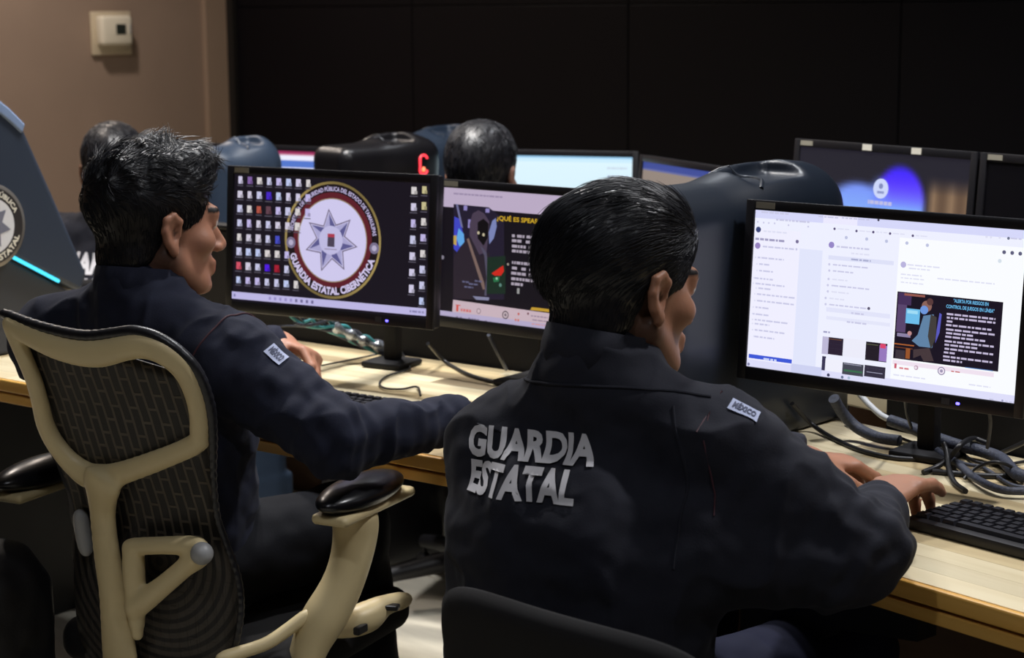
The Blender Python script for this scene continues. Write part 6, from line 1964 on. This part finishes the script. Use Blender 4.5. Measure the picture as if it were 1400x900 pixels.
# ================================================================== people in place
def pal_down(y, left=False, roll=0.0):
    """hand frame, palm down, fingers along y; columns thumb side, fingers, back of hand"""
    y = unit(y)
    x = unit(np.cross([0, 0, 1], y))
    if left:
        x = -x
    z = np.cross(x, y)
    z = z if z[2] > 0 else -z
    c, s = math.cos(roll), math.sin(roll)
    x, z = x * c + z * s, z * c - x * s
    return np.stack([x, y, z], 1)
CURL_TYPE = [(0.55, 0.75, 0.4), (0.60, 0.80, 0.45), (0.52, 0.70, 0.4), (0.35, 0.35, 0.2)]
CURL_SOFT = [(0.40, 0.6, 0.4), (0.45, 0.7, 0.4), (0.5, 0.7, 0.4), (0.5, 0.6, 0.4)]
CURL_PINCH = [(0.55, 0.75, 0.35), (0.75, 0.85, 0.5), (0.9, 0.9, 0.6), (1.0, 0.9, 0.6)]

def A(*v):
    return np.array(v, dtype=float)
# ---- the man on the right, typing
n2 = A(0.68, 0.733, 0)
r2_ = A(0.733, -0.68, 0)
pel = A(0.085, 2.345, 0.565)
P2 = dict(pelvis=pel, chest=A(0.092, 2.385, 0.78), neck=A(0.112, 2.418, 1.030), head=A(0.150, 2.45, 1.108), HR=head_frame((0.80, 0.60), 0.15, 0.03),
          shR=A(0.272, 2.330, 0.915), shL=A(-0.008, 2.490, 0.880), elR=A(0.452, 2.275, 0.797), wrR=A(0.512, 2.505, 0.788),
          elL=A(0.175, 2.775, 0.805), wrL=A(0.448, 2.722, 0.802),
          hipR=pel + r2_ * 0.09 - A(0, 0, 0.02), hipL=pel - r2_ * 0.09 - A(0, 0, 0.02),
          knR=pel + n2 * 0.42 + r2_ * 0.15 - A(0, 0, 0.01), knL=pel + n2 * 0.42 - r2_ * 0.13 - A(0, 0, 0.01),
          anR=A(*(pel + n2 * 0.40 + r2_ * 0.16)[:2], 0.09), anL=A(*(pel + n2 * 0.40 - r2_ * 0.12)[:2], 0.09),
          toeR=A(*(pel + n2 * 0.55 + r2_ * 0.18)[:2], 0.03), toeL=A(*(pel + n2 * 0.55 - r2_ * 0.14)[:2], 0.03), bulk=1.02,
          drapeR=(A(0.235, 2.300, 0.80), A(0.400, 2.270, 0.775), 0.075, 0.055))
P2['handR'] = (pal_down((0.58, 0.78, 0.20), False, -0.15), CURL_TYPE, 0.5, 1.1)
P2['handL'] = (pal_down((0.86, 0.46, -0.15), True), CURL_SOFT, 0.4)
man2, jk2, bv2 = person('man in dark jacket lettered GUARDIA ESTATAL, typing at the right desk', P2, tone=(158, 112, 88), cloth=M_cloth2, trous=M_jeans,
                        style='combed', strands=5200, hair_m=M_hair2, group='people at the consoles', seed=5)
# lettering on his back
exb = Vector((0.868, -0.495, 0.045)).normalized()
nb = Vector((0.495, 0.868, -0.04)).normalized()
up_b = Vector((-0.20, 0.11, 1)).normalized()
ORG2 = Vector((0.0229, 2.25, 0.9228))
cloth_text(jk2, bv2, [('GUARDIA', -0.158, -0.018, 0.200, 0.037), ('ESTATAL', -0.153, -0.062, 0.180, 0.037)], ORG2, exb, up_b, nb, M_letter)
seam(jk2, bv2, 'yoke_seam', [(-0.17 + 0.36 * k / 24, 0.085 - 0.015 * abs(k / 12 - 1) ** 2) for k in range(25)], ORG2, exb, up_b, nb, 0.0022, M_cloth2)
seam(jk2, bv2, 'side_seam', [(0.148 + 0.012 * math.sin(k / 5), 0.06 - 0.20 * k / 20) for k in range(21)], ORG2, exb, up_b, nb, 0.0018, M_cloth2)
seam(jk2, bv2, 'piping', [(0.205, 0.088), (0.198, 0.075), (0.193, 0.05), (0.192, 0.02), (0.192, -0.02), (0.191, -0.05), (0.190, -0.075)], ORG2, exb, up_b, nb, 0.0012, M_redpipe)

# ---- the man on the left
n1 = A(0.5, 0.866, 0)
r1 = A(0.866, -0.5, 0)
pel = A(-0.605, 3.095, 0.565)
P1 = dict(pelvis=pel, chest=A(-0.620, 3.065, 0.78), neck=A(-0.630, 3.050, 1.030), head=A(-0.603, 3.08, 1.123), HR=head_frame((0.82, 0.57), 0.05, 0.0),
          shR=A(-0.465, 2.955, 0.920), shL=A(-0.795, 3.145, 0.920), elR=A(-0.285, 2.850, 0.812), wrR=A(-0.085, 3.030, 0.805),
          elL=A(-0.670, 3.370, 0.812), wrL=A(-0.452, 3.530, 0.842),
          hipR=pel + r1 * 0.09 - A(0, 0, 0.02), hipL=pel - r1 * 0.09 - A(0, 0, 0.02),
          knR=A(-0.300, 3.20, 0.575), knL=A(-0.58, 3.42, 0.56), anR=A(-0.262, 3.24, 0.09), anL=A(-0.55, 3.44, 0.09),
          toeR=A(-0.18, 3.36, 0.03), toeL=A(-0.50, 3.57, 0.03), bulk=0.97)
P1['handR'] = (pal_down((0.70, 0.70, -0.1)), CURL_SOFT, 0.4)
yh = unit((0.70, -0.50, -0.18))
P1['handL'] = (pal_down(yh, True, 0.5), CURL_PINCH, 0.9)
man1, jk1, bv1 = person('man in navy jacket with a sleeve patch, seated in the cream framed chair', P1, tone=(172, 122, 98), cloth=M_cloth, trous=M_trous,
                        style='tousled', strands=5200, group='people at the consoles', seed=9)
axs = P1['shR'] - P1['neck'] * 0.9 - P1['shL'] * 0.1
ring_piping(jk1, bv1, tuple(P1['shR'] * 0.93 + P1['neck'] * 0.07), axs, 0.0016, -60, 120, M_redpipe)

# sleeve patches
def patch_on(jk, bv, P, px_dir, c, w, h, slope):
    ax = Vector(unit(P['elR'] - P['shR']))
    d = Vector(px_dir).normalized()
    ex = (ax * slope[0] + Vector((0, 0, 1)) * slope[1])
    ex = (ex - d * ex.dot(d)).normalized()
    ey = ex.cross(-d).normalized() * -1
    if ey.z < 0:
        ey = -ey
    sleeve_patch(jk, bv, c, ex, ey, d, w, h, '')
    cloth_text(jk, bv, [('MÉXICO', -w * 0.40, -h * 0.22, w * 0.80, h * 0.48)], c, ex, ey, d, M_patchd, 0.0032)
patch_on(jk1, bv1, P1, (-0.35, 0.80, -0.5), Vector((-0.388, 2.91, 0.93)), 0.034, 0.026, (1.0, 0.0))
patch_on(jk2, bv2, P2, (-0.45, 0.75, -0.5), Vector((0.285, 2.31, 0.965)), 0.036, 0.022, (1.0, 0.0))

# ---- two people in the row behind
def seated(c, n, hn, pitch=0.05):
    n = unit([n[0], n[1], 0])
    r = np.array([n[1], -n[0], 0])
    c = np.array(c, dtype=float)
    z = np.array([0, 0, 1.0])
    mid = c - n * 0.03 - z * 0.19
    P = dict(head=c, HR=head_frame(hn, pitch), neck=mid + z * 0.078, chest=mid - n * 0.03 - z * 0.14, pelvis=np.array([*(mid - n * 0.05)[:2], 0.565]),
             shR=mid + r * 0.185, shL=mid - r * 0.185)
    for s, k in (('R', 1), ('L', -1)):
        P['el' + s] = P['sh' + s] + n * 0.14 + r * k * 0.06
        P['el' + s][2] = 0.80
        P['wr' + s] = P['el' + s] + n * 0.20 - r * k * 0.12
        P['hip' + s] = P['pelvis'] + r * k * 0.09 - z * 0.02
        P['kn' + s] = P['pelvis'] + n * 0.40 + r * k * 0.12
        P['an' + s] = np.array([*(P['pelvis'] + n * 0.38 + r * k * 0.12)[:2], 0.09])
        P['toe' + s] = np.array([*(P['pelvis'] + n * 0.52 + r * k * 0.13)[:2], 0.03])
        P['hand' + s] = (pal_down(n * 0.9 - r * k * 0.3 - z * 0.1, k < 0), CURL_SOFT, 0.4)
    return P
P3 = seated((-0.071, 4.48, 1.074), (0.35, 0.94), (0.35, 0.94))
man3, jk3, bv3 = person('dark-haired person seen from behind, head beside the bright white monitor', P3, tone=(150, 108, 90), style='short', res=0.007, strands=2200, group='people at the consoles', seed=3)
P4 = seated((-1.085, 5.0, 1.045), (0.25, 0.97), (-0.12, 0.99))
man4, jk4, bv4 = person('person partly hidden behind the man with the sleeve patch, white letters on back', P4, tone=(140, 98, 74), cloth=M_cloth2, style='short', res=0.007, strands=1800, group='people at the consoles', seed=4)
nn4 = Vector(unit((0.25, 0.97, 0)))
rr4 = Vector((nn4.y, -nn4.x, 0))
cloth_text(jk4, bv4, [('GUARDIA', -0.125, 0.010, 0.25, 0.052), ('ESTATAL', -0.125, -0.055, 0.25, 0.052)], Vector(P4['chest']) + Vector((0, 0, 0.07)) - nn4 * 0.12, rr4, Vector((0, 0, 1)), nn4, M_letter)

# ---- their chairs
black_chair('black low-backed office chair under the man with the lettered jacket', (0.055 - 0.68 * 0.18 + 0.733 * 0.185, 2.345 - 0.733 * 0.18 - 0.68 * 0.185), (0.68, 0.733), 0.785)
for P, nn, lb in ((P3, (0.35, 0.94), 'black office chair under the person beside the bright white monitor'), (P4, (0.25, 0.97), 'black office chair under the half hidden person with white letters')):
    u = unit([nn[0], nn[1], 0])
    black_chair(lb, (P['pelvis'] - u * 0.18)[:2], nn, 0.80, spin=0.95)

# ================================================================== console dividers
def divider(label, near, far, z0, z1, half_t, material=None, soft_k=0.92):
    """rounded upright fin between two work places"""
    near, far = np.array([*near, 0.0]), np.array([*far, 0.0])
    d = unit(far - near)
    s = np.array([d[1], -d[0], 0])
    Ln = float(np.linalg.norm(far - near))
    c = (near + far) / 2
    t = thing('console_divider', label, 'divider', (float(c[0]), float(c[1]), z0), 0, 'console dividers')
    R = np.stack([d, s, [0, 0, 1]], 1)
    cz = (z0 + z1) / 2
    ext = np.array([abs(d[0]) * Ln / 2 + half_t + 0.06, abs(d[1]) * Ln / 2 + half_t + 0.06, (z1 - z0) / 2 + 0.05])
    g = Grid(np.array([c[0], c[1], cz]) - ext, np.array([c[0], c[1], cz]) + ext, 0.006)
    rad = half_t * soft_k
    hz = (z1 - z0) / 2
    g.put(rbox((c[0], c[1], cz), (Ln / 2, half_t, hz), rad, R), 0.01)
    g.put(rbox(c + np.array([0, 0, z0 + 0.10]), (Ln / 2 - 0.004, half_t * 0.96, 0.10), 0.01, R), 0.01)
    # top swells towards the far end, with a sunk field behind a rib
    g.put(ell(c + d * Ln * 0.20 + np.array([0, 0, z1 - 0.055]), (Ln * 0.33, half_t * 1.02, 0.082), R), 0.04)
    g.put(rbox(c + d * Ln * 0.13 + s * 0.02 + np.array([0, 0, z1 + 0.02]), (Ln * 0.13, half_t * 0.55, 0.022), 0.012, R), 0.012, 's')
    V, Q = g.mesh()
    body = mesh_ob('shell', V, Q, material or M_grey, t, True, True)
    bv = bvh_of(V, Q)
    pts = []
    for k in range(13):
        a = -1 + 2 * k / 12
        q = Vector(c + d * (Ln * (0.02 + 0.10 * (1 - a * a))) + s * (a * half_t * 0.8))
        h = bv.ray_cast(q + Vector((0, 0, z1 + 0.2)), Vector((0, 0, -1)))
        if h[0] is not None:
            pts.append(h[0])
    if len(pts) > 3:
        MB().tube(pts, 0.004, 8).build('rib', material or M_grey, t, True, True)
    return t, R, c, Ln, bv
nd = A(0.69, 0.724, 0)
b0 = A(0.083, 2.849, 0)
divider('dark grey rounded console divider right of the typing man', (b0 + nd * 0.13)[:2], (b0 + nd * 0.70)[:2], 0.7415, 1.195, 0.085, mat('console_grey_shaded', rgb(21, 28, 39), 0.38, spec=0.5))  # darker copy of the console grey; the side's shade is in its colour
divider('dark grey rounded console divider behind the head of the man with the sleeve patch', (-0.845, 4.905), (-0.665, 5.085), 0.0, 1.125, 0.07)
M_divblack = mat('console_gloss_black', rgb(18, 17, 20), 0.33, spec=0.4)
dv, R, c, Ln, bvd = divider('glossy black console divider with a red light, behind the badge wallpaper monitor', (-0.475, 4.715), (-0.235, 4.95), 0.0, 1.140, 0.075, M_divblack, 0.45)
divider('grey console divider just left of the dark-haired person in the row behind', (-0.42, 5.50), (-0.10, 5.85), 0.0, 1.105, 0.08)
# red ring light on the black divider's side
M_red = emit_mat('red_light', (1.0, 0.04, 0.06), 2.2)
M_red2 = emit_mat('red_light_core', (1.0, 0.20, 0.08), 2.5)
face = Vector(c) + Vector(R[:, 0]) * (Ln * 0.5 - 0.078) + Vector((0, 0, 1.082))
ring2 = []
for k in range(33):
    a = 2 * PI * k / 32
    ring2.append((0.013 * math.cos(a), 0.010 * math.sin(a) + (0.015 if math.sin(a) >= 0 else -0.015)))
sd = -Vector(R[:, 1])
MB().tube(conform(ring2, face, Vector(R[:, 0]), Vector((0, 0, 1)), sd, bvd, 0.002), 0.0030, 8).build('ring_light', M_red, dv, True, True)
MB().tube(conform([(0, -0.018), (0, -0.012), (0, -0.006)], face, Vector(R[:, 0]), Vector((0, 0, 1)), sd, bvd, 0.001), [0.003, 0.006, 0.003], 10).build('core_light', M_red2, dv, True, True)

# ---- end panel at the far left with badge and cyan light strip
ep = thing('console_end_panel', 'dark blue-grey slanted console panel with round badge and cyan light strip', 'panel', tuple(END_BASE), END_YAW)
def ep_prism(name, poly, y0, y1, m, bev=0.008):
    bm = bmesh.new()
    vs = [bm.verts.new((x, y0, z)) for x, z in poly]
    f = bm.faces.new(vs)
    ex = bmesh.ops.extrude_face_region(bm, geom=[f])
    for v in ex['geom']:
        if isinstance(v, bmesh.types.BMVert):
            v.co.y = y1
    bmesh.ops.recalc_face_normals(bm, faces=bm.faces[:])
    bmesh.ops.bevel(bm, geom=bm.edges[:], offset=bev, segments=3, affect='EDGES', profile=0.5)
    bm.verts.index_update()
    o = mesh_ob(name, [v.co[:] for v in bm.verts], [[v.index for v in f.verts] for f in bm.faces], m, ep, False)
    bm.free()
    return o
ep_prism('upper_shell', END_UP, -0.03, 0.05, mat('end_panel_blue_grey', rgb(44, 52, 66), 0.45, spec=0.4), 0.012)
ep_prism('lower_shell', END_LOW, -0.022, 0.045, M_greyd, 0.006)
ep_prism('top_facet_highlight', [(-0.3804, 0.602), (-0.1450, 0.580), (-0.0890, 0.539), (-0.0500, 0.503), (-0.0600, 0.482), (-0.0950, 0.512), (-0.1490, 0.552), (-0.3804, 0.572)][::-1], -0.034, 0.054, mat('blue_grey_highlight', rgb(120, 138, 170), 0.4), 0.005)  # pale strip on the top facet; its highlight is put into the colour
M_cyan = emit_mat('cyan_light', (0.05, 0.62, 0.85), 1.6)
MB().tube([(END_LED[0][0], -0.031, END_LED[0][1]), (END_LED[1][0], -0.031, END_LED[1][1])], 0.0042, 10).build('light_strip', M_cyan, ep, True)
bd = MB().lathe([(0.001, 0.0), (END_BADGE[2], 0.0), (END_BADGE[2], 0.006), (END_BADGE[2] - 0.006, 0.009), (0.001, 0.009)], 40,
                Matrix.Translation((END_BADGE[0], -0.0305, END_BADGE[1])) @ Matrix.Rotation(PI / 2, 4, 'X')).build('badge', mat('badge_silver', rgb(120, 116, 112), 0.35, metal=0.5), ep, True)
def bring(name, r0, r1, y, m):
    V, Fc = [], []
    for k in range(48):
        a = 2 * PI * k / 48
        for rr_ in (r0, r1):
            V.append((END_BADGE[0] + rr_ * math.cos(a), y, END_BADGE[1] + rr_ * math.sin(a)))
    for k in range(48):
        k2 = (k + 1) % 48
        Fc.append([2 * k, 2 * k + 1, 2 * k2 + 1, 2 * k2])
    return mesh_ob(name, V, Fc, m, bd)
br_ = END_BADGE[2]
bring('badge_ring', br_ * 0.66, br_ * 0.90, -0.0402, mat('badge_dark', rgb(36, 32, 34), 0.5))
bring('badge_face', br_ * 0.02, br_ * 0.66, -0.0402, mat('badge_white', rgb(205, 205, 210), 0.5))
V, Fc = [], []
for s_, a0, a1, inner, size, rad in (('GUARDIA ESTATAL', 200, 340, False, br_ * 0.19, br_ * 0.84), ('SEGURIDAD PÚBLICA', 160, 20, True, br_ * 0.16, br_ * 0.72)):
    tv, tt = text_mesh(s_, 0.03)
    mx = max(v[0] for v in tv)
    b = len(V)
    for vx, vy in tv:
        a = math.radians(a0 + (a1 - a0) * vx / mx)
        q = rad + vy * size if inner else rad - vy * size
        V.append((END_BADGE[0] + q * math.cos(a), -0.0406, END_BADGE[1] + q * math.sin(a)))
    Fc += [[b + i for i in tr] for tr in tt]
mesh_ob('badge_lettering', V, Fc, M_white, bd)['kind'] = 'stuff'
star_v = [(END_BADGE[0], -0.0408, END_BADGE[1])]
for i in range(14):
    a = PI / 2 - i * PI / 7
    q = br_ * (0.56 if i % 2 == 0 else 0.32)
    star_v.append((END_BADGE[0] + q * math.cos(a), -0.0408, END_BADGE[1] + q * math.sin(a)))
mesh_ob('badge_star', star_v, [[0, 1 + i, 1 + (i + 1) % 14] for i in range(14)], mat('badge_star_grey', rgb(110, 112, 128), 0.4), bd)

# ================================================================== keyboards
M_key = mat('black_key', rgb(30, 30, 36), 0.42, spec=0.45)
def keyboard(label, x, y, yaw, z=DESK_Z):
    t = thing('keyboard', label, 'keyboard', (x, y, z), yaw, 'keyboards')
    MB().box((0, 0, 0.009), (0.44, 0.145, 0.017), bevel=0.004).build('case', M_blackpl, t, True)
    pitch = 0.0187
    base = None
    def key(kx, ky, w):
        bm = MB()
        hw, hd = w / 2 - 0.0013, pitch / 2 - 0.0013
        V = [(-hw, -hd, 0), (hw, -hd, 0), (hw, hd, 0), (-hw, hd, 0), (-hw + 0.002, -hd + 0.0015, 0.006), (hw - 0.002, -hd + 0.0015, 0.006), (hw - 0.002, hd - 0.002, 0.006), (-hw + 0.002, hd - 0.002, 0.006)]
        o = mesh_ob('key', V, [[3, 2, 1, 0], [4, 5, 6, 7], [0, 1, 5, 4], [1, 2, 6, 5], [2, 3, 7, 6], [3, 0, 4, 7]], M_key, t)
        o.location = (kx, ky, 0.0178)
        return o
    cache = {}
    def put(kx, ky, w):
        k = round(w, 4)
        if k in cache:
            o = cache[k].copy()
            COL.objects.link(o)
            o.parent = t
            o.location = (kx, ky, 0.0178)
        else:
            cache[k] = key(kx, ky, w)
    x0 = -0.212
    ys = [0.052, 0.026, 0.0073, -0.0114, -0.0301, -0.0488]
    rows_ = [[1] * 13, [1] * 13 + [2], [1.5] + [1] * 12 + [1.5], [1.75] + [1] * 11 + [2.25], [2.25] + [1] * 10 + [2.75], [1.25, 1.25, 1.25, 6.25, 1.25, 1.25, 1.25, 1.25]]
    for yy, row in zip(ys, rows_):
        xx = x0
        for w in row:
            put(xx + w * pitch / 2, yy, w * pitch)
            xx += w * pitch
    for i in range(3):
        for j in (0, 1, 2):
            put(x0 + 15.4 * pitch + (i + 0.5) * pitch, ys[j], pitch)
        put(x0 + 15.4 * pitch + (i + 0.5) * pitch, ys[5], pitch)
    put(x0 + 16.9 * pitch, ys[4], pitch)
    for i in range(4):
        for j in range(1, 6):
            put(x0 + 18.8 * pitch + (i + 0.5) * pitch, ys[j], pitch)
    return t
k2c = Vector((0.574, 2.553, 0)) + D2 * 0.205 + N2 * 0.075
keyboard('black keyboard under the typing hands on the right desk', k2c.x, k2c.y, math.atan2(D2.y, D2.x))
k1c = Vector((-0.235, 3.395, 0)) - N1 * 0.066
keyboard('black keyboard behind the forearm of the man with the sleeve patch', k1c.x, k1c.y, math.atan2(D1.y, D1.x) + 0.02)

# ================================================================== cables
M_cable = mat('black_cable', rgb(24, 24, 28), 0.45)
M_braid = mat('braided_sleeve', rgb(58, 62, 76), 0.55, noise=(220, 0.45), bump=(400, 0.6, 0.002))
M_whitec = mat('white_cable', rgb(196, 198, 200), 0.45)
M_cyanc = mat('teal_cable', rgb(70, 150, 155), 0.4)
M_foil = mat('silver_foil', rgb(190, 196, 205), 0.25, metal=0.8, bump=(120, 0.8, 0.004))
def cable(label, pts, r, m, group=None, cat='cable'):
    o = MB().tube(spline(pts, 10), r, 12).build('cable', m, None, True)
    tag(o, label, cat, group)
    return o
for lb, pts, r, m in CABLES:
    cable(lb, pts, r, {'black': M_cable, 'braid': M_braid, 'white': M_whitec, 'teal': M_cyanc}[m], 'cables on the desks')
# bundle of teal wires wrapped in silver foil, left desk
bu = thing('wire_bundle', 'bundle of teal wires wrapped in silver foil below the badge wallpaper monitor', 'wire bundle', tuple(BUNDLE[-1]), 0)
core = spline(BUNDLE, 8)
MB().tube(core[len(core) // 3:], [0.011 + 0.003 * math.sin(i * 1.3) for i in range(len(core) - len(core) // 3)], 10).build('foil_wrap', M_foil, bu, True, True)
for k in range(6):
    ph = k * PI / 3
    pts = []
    for i, q in enumerate(core):
        f = i / (len(core) - 1)
        rad = 0.013 + 0.030 * max(0, 0.35 - f)
        a = ph + f * 9
        pts.append((q.x + rad * math.cos(a) * 0.8, q.y + rad * math.cos(a) * 0.5, q.z + rad * math.sin(a)))
    MB().tube(pts, 0.0035, 6).build('wire', M_cyanc if k % 2 else M_braid, bu, True, True)

# ================================================================== black backpack at the lower left
bp_c = np.array(BAG)
bag = thing('backpack', 'black backpack with grey piping standing on the floor at the lower left', 'bag', (float(bp_c[0]), float(bp_c[1]), 0))
M_bag = mat('black_nylon', rgb(13, 12, 15), 0.6, bump=(300, 0.4, 0.001))
g = Grid(bp_c + np.array([-0.3, -0.3, -0.01]), bp_c + np.array([0.3, 0.3, 0.72]), 0.007)
Rb = np.stack([[0.83, -0.55, 0], [0.55, 0.83, 0], [0, 0, 1]], 1)
g.put(rbox(bp_c + np.array([0, 0, 0.31]), (0.17, 0.11, 0.30), 0.09, Rb), 0.03)
g.put(rbox(bp_c + np.array([0, 0, 0.10]), (0.168, 0.108, 0.097), 0.03, Rb), 0.03)
g.put(rbox(bp_c + Rb @ np.array([0.0, -0.10, 0.20]), (0.14, 0.07, 0.17), 0.05, Rb), 0.03)
V, Q = g.mesh()
V = V + vnormals(V, Q) * (0.006 * vnoise(V, 14) + 0.004 * vnoise(V, 30))[:, None]
V[:, 2] = np.maximum(V[:, 2], 0.0005)
bo = mesh_ob('bag_body', V, Q, M_bag, bag, True, True)
bvb = bvh_of(V, Q)
seam(bag, bvb, 'piping', [(-0.15 + 0.30 * k / 20, 0.02 * math.sin(k / 20 * PI)) for k in range(21)], Vector(bp_c) + Vector((0, 0, 0.33)), Vector(Rb[:, 0]), Vector((0, 0, 1)), Vector(Rb[:, 1]), 0.0035, M_lightgrey)
seam(bag, bvb, 'strap', [(0.07, 0.25 - 0.4 * k / 16) for k in range(17)], Vector(bp_c) + Vector((0, 0, 0.33)), Vector(Rb[:, 0]), Vector((0, 0, 1)), Vector(Rb[:, 1]), 0.009, M_blackmat)
hp = conform([(0.10, 0.14)], Vector(bp_c) + Vector((0, 0, 0.33)), Vector(Rb[:, 0]), Vector((0, 0, 1)), Vector(Rb[:, 1]), bvb, 0.004)[0]
MB().box(hp, (0.022, 0.004, 0.008), bevel=0.001).build('zip_tag', mat('yellow_tag', rgb(190, 160, 40), 0.5), bag, False, True)
MB().tube(spline([tuple(bp_c + Rb @ np.array([-0.04, 0.05, 0.59])), tuple(bp_c + Rb @ np.array([-0.02, 0.05, 0.645])), tuple(bp_c + Rb @ np.array([0.03, 0.05, 0.645])), tuple(bp_c + Rb @ np.array([0.05, 0.05, 0.59]))], 6), 0.009, 8).build('carry_loop', M_blackmat, bag, True, True)
